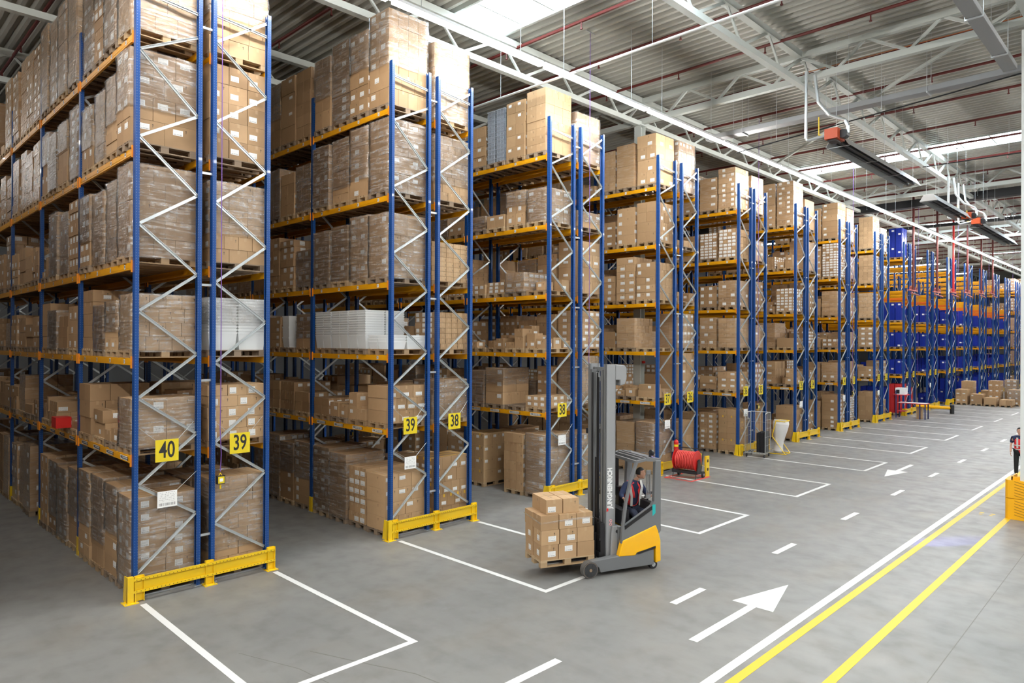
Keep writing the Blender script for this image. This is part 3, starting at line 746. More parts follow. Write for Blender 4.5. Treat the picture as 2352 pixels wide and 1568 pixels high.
def tub_stack(b, x,y,l,wd,n,pitch,h,mi=0,z0=0.):
    """n nested tapered tubs with rims"""
    for q in range(n):
        z=z0+q*pitch; last=q==n-1
        hh=h if q==0 else pitch
        zl=z if q==0 else z+h-pitch
        def ring(f,zz): return [Vector((x+sx*l/2*f,y+sy*wd/2*f,zz)) for sx,sy in ((-1,-1),(1,-1),(1,1),(-1,1))]
        A=ring(.86 if q==0 else .93,zl if q else z); B=ring(.97,z+h-.03)
        for i in range(4): b.quad(A[i],A[(i+1)%4],B[(i+1)%4],B[i],mi)
        if q==0: b.quad(A[3],A[2],A[1],A[0],mi)
        C_=ring(1.,z+h-.03); D=ring(1.,z+h)
        for i in range(4): b.quad(C_[i],C_[(i+1)%4],D[(i+1)%4],D[i],mi); b.quad(B[i],B[(i+1)%4],C_[(i+1)%4],C_[i],mi)
        if last:
            E_=ring(.95,z+h)
            for i in range(4): b.quad(D[i],D[(i+1)%4],E_[(i+1)%4],E_[i],mi)
def crate_mesh(m, l=.39,wd=.585,h=.24,slip=False):
    b=MB(); t=.012
    b.box(-l/2+.01,l/2-.01,-wd/2+.01,wd/2-.01,0,.012)
    if slip: b.box(-.02,.13,-wd/2-.002,-wd/2+.001,.03,.14,1); b.box(l/2-.001,l/2+.002,-.2,-.05,.05,.14,1)
    for s_ in (-1,1):
        b.box(-l/2+.01,l/2-.01,s_*(wd/2-.02),s_*(wd/2-.01),.0,h) ; b.box(s_*(l/2-.02),s_*(l/2-.01),-wd/2+.01,wd/2-.01,0,h)
        b.box(-l/2,l/2,s_*wd/2-(.02 if s_>0 else 0),s_*wd/2+(.02 if s_<0 else 0),h-.03,h); b.box(s_*l/2-(.02 if s_>0 else 0),s_*l/2+(.02 if s_<0 else 0),-wd/2,wd/2,h-.03,h)
        b.box(-l/2,l/2,s_*wd/2-(.01 if s_>0 else 0),s_*wd/2+(.01 if s_<0 else 0),h*.45,h*.55)
        for q in (-.35,0,.35):
            b.box(q*l-.01,q*l+.01,s_*wd/2-(.01 if s_>0 else 0),s_*wd/2+(.01 if s_<0 else 0),0,h)
            b.box(s_*l/2-(.01 if s_>0 else 0),s_*l/2+(.01 if s_<0 else 0),q*wd-.012,q*wd+.012,0,h)
    return b.mesh('crate',[m,LABEL])
CR={'C':crate_mesh(BLUEC),'R':crate_mesh(REDC,h=.16),'G':crate_mesh(GREYC,h=.14)}; CRS=crate_mesh(BLUEC,slip=True)

# what stands where: (rack, row, level, pallet) -> (kind, height).  W wrapped, L loose block, M loose mixed pile, T wrapped big cartons,
# B tall translucent tubs, b low tubs, S small cartons, Y yellow-taped, C blue crates, R red crates, G grey crates, E nothing, P bare pallet
SP={}
def sp(k,row,l,txt):
    for j,s_ in enumerate(txt.split()):
        if s_!='.': SP[(k,row,l,j)]=(s_[0],float(s_[1:] or 0))
sp(0,'A',5,'W2.1 W2.1 W2.15 W2.0 W2.05 W2.1 W2.0 W2.1 W1.9 W2.0 W2.1 W1.9 W2.0')
sp(0,'A',4,'T1.72 W1.5 W1.42 T1.3 W1.55 W1.4 W1.3 T1.5 W1.5 W1.4 W1.6 W1.5')
sp(0,'A',3,'T1.7 W1.55 W1.45 W1.5 L1.55 W1.4 W1.5 M.5 M.9 L.7 L1.0 L.9')
sp(0,'A',2,'W1.05 W.95 W.9 L1.25 L.95 L.75 W.9 L1.1 L.8 M.7 L.8 L.9')
sp(0,'A',1,'T.9 M.55 M.6 L1.05 M.4 P0 L.5 M.7 M.6 M.5 W1.0 M.7')
sp(0,'A',0,'W1.68 W1.75 W1.8 W1.8 T1.7 W1.6 W1.65 L1.7 E0 T1.75 W1.6 W1.6 W1.7 L1.7')
sp(0,'B',5,'W2.1 W2.0 W2.0'); sp(0,'B',4,'L1.85 W1.5'); sp(0,'B',3,'W1.6 W1.5'); sp(0,'B',2,'B1.15 L.6'); sp(0,'B',1,'L1.1 M.8 L.9'); sp(0,'B',0,'W1.85 W1.7 W1.7')
sp(1,'A',5,'W2.3 W2.05 W2.1 W1.9 L1.9 L1.9 W1.9'); sp(1,'A',4,'T1.75 T1.75 W1.65 W1.6 W1.3 L1.2'); sp(1,'A',3,'T1.55 T1.6 T1.45 T1.4 W1.0 L1.35 L1.5')
sp(1,'A',2,'b.45 B1.1 B1.1 B1.1 T.95 b.95 L.9'); sp(1,'A',1,'L.9 M1.15 M.35 L.45 L.55 L.8 L.8'); sp(1,'A',0,'L1.35 L1.4 W1.65 W1.72 W1.75 T1.65 W1.8 W1.7')
sp(1,'B',5,'W1.9 W1.9'); sp(1,'B',4,'W1.65 T1.3'); sp(1,'B',3,'S1.0 L.8'); sp(1,'B',2,'S.95 L.6 L.6'); sp(1,'B',1,'W1.0 M.8'); sp(1,'B',0,'Y1.6 T1.5 T1.4')
sp(2,'A',5,'L1.9 L1.75 G1.7 L1.3 L1.3'); sp(2,'A',4,'T1.0 W1.05 L.4 W.45 L.4'); sp(2,'A',3,'M.35 W.6 S.35 S.3'); sp(2,'A',2,'M.45 M.75 M.45 M.3 L.9')
sp(2,'A',1,'L.35 P0 T1.15 W1.05 L.8'); sp(2,'A',0,'T1.8 L1.75 E0 Y1.6 L1.5 L1.6'); sp(2,'B',5,'T1.5 W1.5'); sp(2,'B',4,'T.5 W.6'); sp(2,'B',3,'L1.65 L1.3 W1.2')
sp(2,'B',2,'L1.2 L1.1'); sp(2,'B',1,'W1.55 L1.2'); sp(2,'B',0,'T1.7 L1.5')
sp(3,'A',5,'L1.8 T1.6 W1.5'); sp(3,'A',4,'L1.45 L1.35 L.9'); sp(3,'A',3,'L1.35 L1.6 L.95'); sp(3,'A',2,'P0 W1.1 L.6'); sp(3,'A',1,'M.45 M.4 L.8'); sp(3,'A',0,'T1.7 T1.65 L1.5')
sp(3,'B',5,'W1.85'); sp(3,'B',4,'M.4'); sp(3,'B',3,'M.45'); sp(3,'B',2,'W1.3'); sp(3,'B',1,'L1.6'); sp(3,'B',0,'L1.6')
sp(4,'A',5,'W1.7 T1.4'); sp(4,'A',4,'S1.2 S1.1'); sp(4,'A',3,'T1.1 L.9'); sp(4,'A',2,'W1.25 T1.3'); sp(4,'A',1,'L.75 M.5'); sp(4,'A',0,'Y1.75 L1.55'); sp(4,'B',5,'W1.6'); sp(4,'B',2,'T1.0'); sp(4,'B',0,'L1.5')
sp(5,'A',5,'W2.1 W2.1'); sp(5,'A',4,'M.6 S.6'); sp(5,'A',3,'S1.1 M.7'); sp(5,'A',2,'L.45 W1.2'); sp(5,'A',1,'M1.0 L1.1'); sp(5,'A',0,'L1.55 M.9')
sp(6,'A',5,'L1.9 L1.7'); sp(6,'A',4,'S1.8 L1.7'); sp(6,'A',3,'W1.3'); sp(6,'A',2,'L.45 L.5'); sp(6,'A',1,'T.95'); sp(6,'A',0,'L1.8')
sp(7,'A',5,'S1.9'); sp(7,'A',4,'S1.7'); sp(7,'A',3,'W1.5'); sp(7,'A',2,'W1.2'); sp(7,'A',1,'L.6'); sp(7,'A',0,'L1.7')
for k in range(8,15):
    for j in range(4):
        for l,h in ((3,1.2 if k<12 else .98),(2,.98),(1,.5+.24*(k%3)),(0,1.7)): SP[(k,'A',l,j)]=('C',h) if not(l==0 and k%2==0) else ('E' if k==10 else 'C',h)
        SP[(k,'A',4,j)]=('E',0); SP[(k,'A',5,j)]=('E',0); SP[(k,'B',5,j)]=('E',0); SP[(k,'B',4,j)]=('E',0)
        for l in (0,1,2,3): SP[(k,'B',l,j)]=('C',.98)
SP[(8,'A',5,0)]=('C',1.95); SP[(8,'A',0,0)]=('R',1.92); SP[(8,'B',0,0)]=('R',1.6); SP[(8,'A',5,1)]=('E',0)
for j in range(4): SP[(9,'A',0,j)]=('E' if j<2 else 'C',1.6)
for k in (15,16):
    for l in range(6): SP[(k,'A',l,0)]=('W',1.3)

REST=MB(); RESTP=MB(); RESTW=[]; loose=[]; pallets=[]; wrapped=[]; crates=[]
CZERO=CAM
def place(k,row,l,j):
    key=(k,row,l,j); rr=random.Random(hash((k*977+l*131+j*17+(5 if row=='B' else 0)))&0xffffff)
    if key in SP: kind,H=SP[key]
    else:
        cap=[1.75,1.15,1.15,1.6,1.6,1.9][l]
        kind=rr.choice('WWLLTMS' if l>2 else 'WLLMMLS'); H=cap*rr.uniform(.55,.98)
        if kind=='M': H=min(H,.8)
        if row=='B' and rr.random()<.12: kind='E'
    if kind=='E': return
    g=GAP[k]; yc=YA[k]+.55+(0 if row=='A' else 1.1+g); bay,q=divmod(j,4)
    x=X0-.06-.05-.4-bay*BAY-q*.885; z=LZ[l]+(.065 if l else 0)
    x+=rr.uniform(-.015,.015); yc+=rr.uniform(-.03,.03); rot=rr.gauss(0,.008)
    W=Matrix.Translation((x,yc,z))@Matrix.Rotation(rot,4,'Z'); d=(Vector((x,yc,z))-CZERO).length
    where='%s %s side %s, %s pallet in'%(rname(k),'rear' if row=='B' else 'front',LV[l],ORD[j])
    vis=(.0005 if k==17 else 1)/(d*d)/(1+(2.5 if row=='B' and j>0 else 0)+(1.2*j if k>0 else .25*j))
    pallets.append((vis,W,rr.randrange(3),where))
    W2=W@Matrix.Translation((0,0,.144))
    if kind in 'WT':
        cs=stack_cartons(rr,H,'big' if kind=='T' else 'n',labp=.85 if kind=='T' else .7); wrapped.append((vis*H,W2,cs,H,where,rr,k,j,row))
    elif kind in 'LYS':
        cs=stack_cartons(rr,H,'small' if kind=='S' else ('big' if H>1.2 and rr.random()<.3 else 'n'),labp=.85)
        for c,ix in cs: loose.append((vis*c[5]*(c[3]+c[4])*(2 if ix[2]==0 or c[0]+c[3]/2>.36 else .3),W2,c,ix,where,kind=='Y'))
    elif kind=='M':
        for c,ix in messy_cartons(rr,H): loose.append((vis*c[5]*(c[3]+c[4])*1.6,W2,c,ix,where,False))
    elif kind in 'CRG':
        h={'C':.24,'R':.16,'G':.14}[kind]
        for a in range(2):
            for c_ in range(2):
                for n_ in range(int(H/h)):
                    if kind=='C' and H<1.3 and rr.random()<.12 and n_==int(H/h)-1: continue
                    crates.append((vis*(1 if (c_==0 or a==1) else .2),W2@Matrix.Translation((-.2+a*.4,-.3+c_*.6,n_*h)),kind,where,n_,a,c_))
    elif kind in 'Bb':
        n=0
        if kind=='B': grid=[(-.2,-.3),(.2,-.3),(-.2,.3),(.2,.3)]; lw=(.395,.59); pitch,hh=.062,.36; cnt=int((H-.36)/.062)
        else: grid=[(-.2,-.3),(.2,-.3),(-.2,.3),(.2,.3)]; lw=(.395,.59); pitch,hh=.07,.2; cnt=max(2,int((H-.2)/.07))
        if kind=='b' and k==1 and j==5: grid=[(-.1,-.3),(.1,.3)]; pitch,hh,cnt=.31,.3,3
        t=None
        for a,(px,py) in enumerate(grid):
            b=MB(); tub_stack(b,0,0,lw[0],lw[1],cnt,pitch,hh)
            o=obj('plastic_tub_stack',b,BIN); o.matrix_world=W2@Matrix.Translation((px,py,0))
            tag(o,'nested clear plastic tubs, %s stack, %s'%(('left front','right front','left rear','right rear')[a] if len(grid)==4 else ('front','rear')[a],where),'tubs','clear plastic tub stacks')
        if kind=='B' and k==0:
            b=MB(); film_shell(b,rr,[((0,0,0,.81,1.2,0,0,0,[]),0)],pitch*(cnt-1)+hh,0,0,True)
            o=obj('stretch_film',b,FILM); o.matrix_world=W2; tag(o,'clear stretch film around the tubs, %s'%where,'film','films around tub stacks')
for k in range(NK):
    for row in 'AB':
        nj={'A':[20,14,13,10,6,5,4,4]+[3]*9+[10],'B':[8,6,6,4,3,2,2,2]+[1]*9+[12]}[row][k]
        for l in range(6):
            for j in range(nj): place(k,row,l,j)

# pallets: the 290 that show largest are things, the rest one object
pallets.sort(key=lambda t:-t[0])
for i,(v,W,m,where) in enumerate(pallets):
    if i<285:
        o=link('wooden_pallet',PAL[m]); o.matrix_world=W; tag(o,'wooden pallet on '+where,'pallet','wooden pallets')
_pm=[]
for m in range(3):
    b=MB(); me=PAL[m]; b.v=[tuple(v.co) for v in me.vertices]; b.f=[tuple(p.vertices) for p in me.polygons]; b.m=[m]*len(b.f)
    b.uv=[((0,0),)*len(f) for f in b.f]; b.rn=[a.value for a in me.attributes['rn'].data]; b.ft=[0.]*len(b.f); _pm.append(b)
b=MB()
for (v,W,m,where) in pallets[285:]: b.add(_pm[m],W)
o=obj('wooden_pallets',b,WOOD); tag(o,'remaining wooden pallets deep in the racks and far away','pallet'); o['kind']='stuff'
# wrapped loads
wrapped.sort(key=lambda t:-t[0]); b=MB(); rest=MB()
for i,(v,W,cs,H,where,rr,k,j,row) in enumerate(wrapped):
    near=i<46
    if near:
        t=link('wrapped_pallet_load',None); t.matrix_world=W; tag(t,'film-wrapped carton load, '+where,'load','film-wrapped pallet loads')
        for c,ix in cs:
            b=MB(); c0=(0,0,0)+c[3:6]+(0,)+c[7:]; carton_add(b,c0); label_add(b,c0); o=obj('carton',b,[CARTON,LABEL],t); o.location=c[:3]; o.rotation_euler=(0,0,c[6])
        b=MB(); film_shell(b,rr,cs,H,0,0,True); obj('stretch_film',b,FILM,t,smooth=True)
    else:
        b=MB() if i<290 else rest
        bb=MB()
        for c,ix in cs: carton_add(bb,c,0); label_add(bb,c,1)
        if k<3 and j<8: film_shell(bb,rr,cs,H,0,2,False)
        else: bb.m=[3 if x==0 else x for x in bb.m]
        if i<290:
            o=obj('wrapped_pallet_load',bb,[CARTON,LABEL,FILM,CARTON_W]); o.matrix_world=W; tag(o,'film-wrapped carton load, '+where,'load','film-wrapped pallet loads')
        else: rest.add(bb,W)
if rest.f:
    o=obj('wrapped_loads',rest,[CARTON,LABEL,FILM,CARTON_W]); tag(o,'remaining film-wrapped loads far back in the racks','load'); o['kind']='stuff'
# loose cartons
loose.sort(key=lambda t:-t[0]); rest=MB(); NLOOSE=278
def colname(ix): return 'row %s, place %s'%(('one','two','three','four','five','six')[min(ix[2],5)],('one','two','three','four','five')[min(ix[1],4)])
for i,(v,W,c,ix,where,ye) in enumerate(loose):
    if i<NLOOSE:
        b=MB(); c0=(0,0,0)+c[3:6]+(0,)+c[7:]; carton_add(b,c0)
        o=obj('cardboard_carton',b,CARTON_Y if ye else CARTON); o.matrix_world=W@Matrix.Translation(c[:3])@Matrix.Rotation(c[6],4,'Z')
        tag(o,('yellow-taped ' if ye else '')+'carton, %s layer %s, %s'%(ORD[ix[0]],colname(ix).replace('row ','row ').replace(', place',' place'),where.replace(' pallet in',' pallet')),'box','loose cartons on the racks')
        if c[8]:
            b=MB(); label_add(b,c0,0); obj('shipping_label',b,LABEL,o)
    else:
        bb=MB(); carton_add(bb,c,2 if ye else 0); label_add(bb,c,1); rest.add(bb,W)
o=obj('cardboard_cartons',rest,[CARTON,LABEL,CARTON_Y]); tag(o,'remaining loose cartons deep in the racks and far away','box'); o['kind']='stuff'
# crates
crates.sort(key=lambda t:-t[0]); nm={'C':('blue','blue_plastic_crate'),'R':('red','red_plastic_crate'),'G':('grey','grey_plastic_crate')}
cnt={'C':0,'R':0,'G':0}; restc=MB(); cmb={}
for q,me in CR.items():
    b=MB(); b.v=[tuple(v.co) for v in me.vertices]; b.f=[tuple(p.vertices) for p in me.polygons]; b.m=['CRG'.index(q)]*len(b.f); b.uv=[((0,0),)*len(f) for f in b.f]; b.rn=[0.]*len(b.f); b.ft=[0.]*len(b.f); cmb[q]=b
for (v,W,kind,where,n_,a,c_) in crates:
    cnt[kind]+=1
    if cnt[kind]<=(290 if kind=='C' else 120):
        o=link(nm[kind][1],CRS if kind=='C' and (n_*7+cnt[kind])%5==0 else CR[kind]); o.matrix_world=W
        tag(o,'%s crate, %s from bottom, %s %s, %s'%(nm[kind][0],ORD[min(n_,19)],('front','rear')[c_],('left','right')[a],where.replace(' pallet in',' pallet')),'crate',nm[kind][0]+' plastic crates')
    else: restc.add(cmb[kind],W)
o=obj('plastic_crates',restc,[BLUEC,REDC,GREYC]); tag(o,'remaining blue plastic crates far back in the racks','crate'); o['kind']='stuff'
print('COUNTS',len(pallets),len(wrapped),len(loose),cnt)

# ------------------------------------------------------------------ people helpers
def skin(pts, edges, rad, sub=1, root=0):
    me=bpy.data.meshes.new('s'); me.from_pydata(pts,edges,[]); o=bpy.data.objects.new('s',me); COL.objects.link(o)
    m=o.modifiers.new('skin','SKIN'); m.use_smooth_shade=True
    for i,r in enumerate(rad):
        r=(r,r) if not isinstance(r,tuple) else r; o.data.skin_vertices[0].data[i].radius=r
        o.data.skin_vertices[0].data[i].use_root=(i==root)
    s=o.modifiers.new('sub','SUBSURF'); s.levels=sub; s.render_levels=sub
    bpy.context.view_layer.update(); dg=bpy.context.evaluated_depsgraph_get()
    r=bpy.data.meshes.new_from_object(o.evaluated_get(dg)); bpy.data.objects.remove(o); return r
def grab(me, mi=0):
    b=MB(); b.v=[tuple(v.co) for v in me.vertices]; b.f=[tuple(p.vertices) for p in me.polygons]; n=len(b.f)
    b.m=[mi]*n; b.uv=[((0,0),)*len(f) for f in b.f]; b.rn=[0.]*n; b.ft=[0.]*n; return b
def chain(b, pts, rad, mi=0, sub=1):
    b.add(grab(skin(pts,[(i,i+1) for i in range(len(pts)-1)],rad,sub),mi))
def blob(b, c, r, M=None, nu=16, nv=10, fn=None, mi=0):
    """ellipsoid with an optional shaping function on the unit direction"""
    base=len(b.v); c=Vector(c)
    for i in range(nv+1):
        ph=PI*i/nv
        for j in range(nu):
            th=2*PI*j/nu; d=Vector((math.sin(ph)*math.cos(th),math.sin(ph)*math.sin(th),math.cos(ph)))
            s_=fn(d) if fn else 1.; p=Vector((d.x*r[0],d.y*r[1],d.z*r[2]))*s_
            b.v.append(tuple(c+(M@p if M is not None else p)))
    for i in range(nv):
        for j in range(nu):
            b.f.append((base+i*nu+j,base+(i+1)*nu+j,base+(i+1)*nu+(j+1)%nu,base+i*nu+(j+1)%nu)); b.m.append(mi); b.uv.append(((0,0),)*4); b.rn.append(0.); b.ft.append(0.)
def head(b, c, ang, mi=0):
    """face looks along local +x turned by ang"""
    M=Matrix.Rotation(ang,3,'Z')
    def f(d):
        k=1.
        if d.x>.75 and abs(d.y)<.22: k+=.16*max(0,1-abs(d.z+.12)/.22)*(1-abs(d.y)/.22)     # nose
        if d.x>.3 and d.z<-.45: k+=.06                                                  # chin
        if d.x>.7 and .05<d.z<.25 and .2<abs(d.y)<.5: k-=.05                            # eye sockets
        if d.x>.8 and abs(d.z+.38)<.07 and abs(d.y)<.3: k+=.03                          # lips
        return k
    blob(b,c,(.095,.075,.118),M,22,16,f,mi)
    blob(b,Vector(c)+M@Vector((.095,0,-.014)),(.016,.012,.024),M,10,8,None,mi); blob(b,Vector(c)+M@Vector((.098,0,-.024)),(.014,.014,.011),M,10,8,None,mi); blob(b,Vector(c)+M@Vector((.055,0,-.092)),(.034,.034,.026),M,12,8,None,mi)
    for s_ in (-1,1): blob(b,Vector(c)+M@Vector((-.005,s_*.076,-.01)),(.018,.01,.03),M,8,6,None,mi)
def face(par, c, ang):
    M=Matrix.Rotation(ang,3,'Z'); c=Vector(c)
    for s_ in (-1,1):
        b=MB(); blob(b,c+M@Vector((.080,s_*.030,.016)),(.009,.011,.007),M,10,6); obj('eye',b,[WHITE],par,smooth=True)
        b=MB(); blob(b,c+M@Vector((.0875,s_*.030,.016)),(.004,.006,.006),M,8,6); obj('iris',b,[HAIR],par,smooth=True)
        b=MB(); blob(b,c+M@Vector((.085,s_*.031,.036)),(.007,.017,.004),M,8,6); obj('eyebrow',b,[HAIR],par,smooth=True)
    b=MB(); blob(b,c+M@Vector((.086,0,-.050)),(.007,.022,.006),M,10,6); obj('mouth',b,[mat('lip',(.3,.1,.08),.5)],par,smooth=True)
def hand(b, w, d, up, side=1, curl=.5, mi=0, s=1.):
    """w wrist, d direction of the palm, up back of the hand"""
    w=Vector(w); d=Vector(d).normalized(); up=Vector(up); up=(up-d*up.dot(d)).normalized(); sd=d.cross(up)*side
    chain(b,[w,w+d*.045*s,w+d*.085*s],[(.022*s,.028*s),(.017*s,.036*s),(.014*s,.036*s)],mi)
    for i,(o,L) in enumerate(((-.028,.066),(-.009,.076),(.01,.07),(.028,.055))):
        p=w+d*.085*s+sd*o*s; q=p+(d*math.cos(curl*.6)-up*math.sin(curl*.6))*L*.45*s; r=q+(d*math.cos(curl*1.5)-up*math.sin(curl*1.5))*L*.32*s; t=r+(d*math.cos(curl*2.3)-up*math.sin(curl*2.3))*L*.25*s
        chain(b,[p,q,r,t],[.0092*s,.0085*s,.0078*s,.0065*s],mi)
    p=w+d*.03*s-sd*.03*s; chain(b,[p,p+(d*.6-sd*.7)*.035*s,p+(d*.9-sd*.75-up*.2)*.06*s],[.012*s,.01*s,.008*s],mi)

# ------------------------------------------------------------------ the reach truck
TO=Vector((-9.205,11.227,0)); TR=math.atan2(-.9133,-.4074)
TM=Matrix.Translation(TO)@Matrix.Rotation(TR,4,'Z')
fk=thing('forklift','grey and yellow reach truck with tall mast carrying cartons in the main aisle','forklift',TO,TR)
for s_ in (1,-1):
    def leg(b):
        y0,y1=sorted((s_*.46,s_*.62))
        b.prism([(.12,.22),(.06,.31),(-.15,.335),(-1.5,.43),(-1.5,.11),(-.25,.085),(-.2,.2),(-.05,.24)],y0,y1)
    bevel(part('support_leg',fk,FGREY,leg),.012)
    def wheel(b):
        y0,y1=sorted((s_*.52,s_*.655)); b.cyl((0,y0,.168),(0,y1,.168),.168,n=32); 
        b.cyl((0,s_*.656,.168),(0,s_*.658,.168),.150,n=32,m=1); b.cyl((0,s_*.658,.168),(0,s_*.661,.168),.1455,n=32,m=2)
        for q in range(6): a=q*PI/3; b.cyl((math.cos(a)*.1,s_*.66,.168+math.sin(a)*.1),(math.cos(a)*.1,s_*.665,.168+math.sin(a)*.1),.02,n=8,m=2)
        b.cyl((0,s_*.66,.168),(0,s_*.67,.168),.03,n=12,m=1)
    part('load_wheel',fk,[mat('grey_tyre',(.10,.095,.09),.7),mat('tan_tyre_ring',(.28,.2,.13),.7),mat('wheel_hub',(.035,.036,.038),.5)] if s_==1 else [bpy.data.materials['grey_tyre'],bpy.data.materials['tan_tyre_ring'],bpy.data.materials['wheel_hub']],wheel)
part('drive_wheel',fk,RUBBER,lambda b:(b.cyl((-1.45,-.5,.115),(-1.45,-.36,.115),.115,n=24)))
part('caster_wheel',fk,[RUBBER,GALV],lambda b:(b.cyl((-1.53,.44,.09),(-1.53,.56,.09),.09,n=24),b.cyl((-1.53,.561,.09),(-1.53,.565,.09),.045,n=16,m=1)))
low=[(-.66,.36),(-.75,.68),(-1.44,.9),(-1.54,.93),(-1.60,.80),(-1.655,.60),(-1.665,.17),(-1.545,.14),(-1.53,.47),(-1.10,.40),(-1.05,.345)]
for s_ in (1,-1):
    y0,y1=sorted((s_*.50,s_*.632)); bevel(part('yellow_side_cover',fk,FYEL,lambda b:b.prism(low,y0,y1),label='bright yellow side cover'),.02,3)
    y0,y1=sorted((s_*.52,s_*.62))
    bevel(part('side_panel',fk,FGREY,lambda b:b.prism([(-.74,.66),(-.78,.93),(-.82,.98),(-1.44,1.33),(-1.50,1.42),(-1.53,2.27),(-1.665,2.27),(-1.668,.8),(-1.58,.7),(-1.5,.88)],y0,y1)),.012)
    part('sill_trim',fk,BLACK,lambda b:b.prism([(-.80,.90),(-.80,.975),(-1.45,1.335),(-1.45,1.26)],s_*.605,s_*.628) if s_>0 else b.prism([(-.80,.90),(-.80,.975),(-1.45,1.335),(-1.45,1.26)],-.628,-.605))
    part('front_pillar',fk,FGREY,lambda b:[b.bar(a,c,.05,.062,up=(0,1,0)) for a,c in zip([(-.745,s_*.59,.62),(-.775,s_*.59,1.0),(-.84,s_*.59,1.45),(-.95,s_*.58,1.88)],[(-.775,s_*.59,1.02),(-.84,s_*.59,1.47),(-.95,s_*.58,1.9),(-1.11,s_*.56,2.26)])])
    part('roof_side_rail',fk,FGREY,lambda b:(b.bar((-1.09,s_*.56,2.255),(-1.35,s_*.57,2.30),.06,.05),b.bar((-1.33,s_*.57,2.30),(-1.66,s_*.57,2.27),.06,.07)))
part('vent_slot',fk,BLACK,lambda b:b.prism([(-1.06,.395),(-1.53,.50),(-1.53,.455),(-1.12,.37)],.622,.636))
part('chassis',fk,FGREY,lambda b:(b.box(-1.6,-.72,-.5,.5,.16,.6),b.box(-1.64,-1.56,-.55,.55,.16,1.35),b.box(-.80,-.72,-.5,.5,.16,.93)))
part('cab_floor',fk,BLACK,lambda b:b.box(-1.56,-.8,-.52,.52,.6,.63))
part('seat',fk,BLACK,lambda b:(b.box(-1.62,-1.18,-.35,.12,.90,1.0),b.box(-1.6,-1.2,-.46,-.32,.98,1.56)))
part('headrest_panel',fk,BLACK,lambda b:(b.box(-1.30,-1.06,-.56,-.50,1.35,2.18),b.box(-1.22,-1.1,-.5,-.46,1.6,2.0)))
part('console',fk,BLACK,lambda b:(b.box(-1.62,-1.5,-.1,.5,1.0,1.36),b.box(-1.0,-.82,-.2,.45,.95,1.25),b.cyl((-.95,.3,1.25),(-.95,.3,1.36),.02)))
part('steering_wheel',fk,BLACK,lambda b:(b.torus((-1.62,.2,1.47),(.5,-.3,.8),.10,.013),b.cyl((-1.60,.2,1.34),(-1.62,.2,1.46),.02)))
part('rear_light_frame',fk,FLIGHT,lambda b:(b.box(-1.60,-1.50,.30,.33,1.42,1.50),b.box(-1.60,-1.50,.30,.33,1.93,2.02),[b.box(x-.006,x+.006,.30,.33,1.45,1.95) for x in (-1.51,-1.55,-1.59)]))
part('roof_bar',fk,FGREY,lambda b:[b.box(x-.022,x+.022,-.56,.56,z-.03,z+.03) for x,z in ((-1.11,2.25),(-1.22,2.285),(-1.33,2.30),(-1.44,2.30),(-1.64,2.27))])
part('roof_display',fk,FGREY,lambda b:b.box(-1.62,-1.46,-.45,.3,2.285,2.305))
part('blue_safety_lamp',fk,BLACK,lambda b:(b.cyl((-1.60,.30,2.40),(-1.67,.30,2.37),.055,n=14),b.box(-1.62,-1.58,.28,.32,2.3,2.38)))
part('lamp_lens',fk,emis('blue_lens',(.15,.12,1),18),lambda b:b.cyl((-1.672,.30,2.369),(-1.678,.30,2.366),.04,n=14))
part('teal_sticker',fk,mat('teal_sticker',(.02,.42,.42),.4),lambda b:b.prism([(-1.46,1.12),(-1.455,1.36),(-1.53,1.36),(-1.53,1.18)],.621,.624))
# mast
for s_ in (1,-1):
    y0,y1=sorted((s_*.30,s_*.385))
    def rail_(b):
        b.box(-.71,-.47,*sorted((s_*.372,s_*.385)),.13,4.28); b.box(-.50,-.47,*sorted((s_*.30,s_*.385)),.13,4.28,1); b.box(-.71,-.69,*sorted((s_*.30,s_*.385)),.13,4.28)
        b.box(-.60,-.585,*sorted((s_*.30,s_*.372)),.13,4.2,1)
    part('outer_mast_rail',fk,[FLIGHT,FGREY],rail_)
    part('inner_mast_rail',fk,FGREY,lambda b:(b.box(-.58,-.45,*sorted((s_*.20,s_*.225)),.15,4.16),b.box(-.465,-.45,*sorted((s_*.20,s_*.285)),.15,4.16)))
    part('fork_arm',fk,BLACK,lambda b:(b.box(-.3,.86,s_*.2-.06,s_*.2+.06,.275,.31),b.box(-.33,-.29,s_*.2-.06,s_*.2+.06,.275,.78)))
    part('lift_chain',fk,BLACK,lambda b:b.box(-.44,-.425,s_*.10-.018,s_*.10+.018,.6,4.1))
part('mast_crossbar',fk,FGREY,lambda b:[b.box(-.66,-.60,-.38,.38,z,z+.09) for z in (.25,1.5,2.8,4.12)])
part('lift_cylinder',fk,[BLACK,GALV],lambda b:(b.cyl((-.53,-.08,.2),(-.53,-.08,2.3),.045,n=16),b.cyl((-.53,-.08,2.3),(-.53,-.08,4.1),.03,n=12,m=1)))
part('hydraulic_hose',fk,BLACK,lambda b:[b.cyl((-.5,y,.5),(-.5,y,4.0),.011,n=6) for y in (.02,.05,.14)])
bevel(part('mast_head_cover',fk,FLIGHT,lambda b:b.prism([(-.70,4.28),(-.92,4.26),(-.975,4.20),(-.975,3.98),(-.93,3.86),(-.82,3.83),(-.82,3.95),(-.70,3.95)],.18,.385)),.015)
part('lift_carriage',fk,BLACK,lambda b:(b.box(-.36,-.33,-.4,.4,.3,.42),b.box(-.36,-.33,-.4,.4,.66,.78),b.box(-.45,-.36,.22,.40,.3,1.0),b.box(-.45,-.36,-.40,-.22,.3,1.0),b.box(-.43,-.34,.28,.42,.72,1.02)))
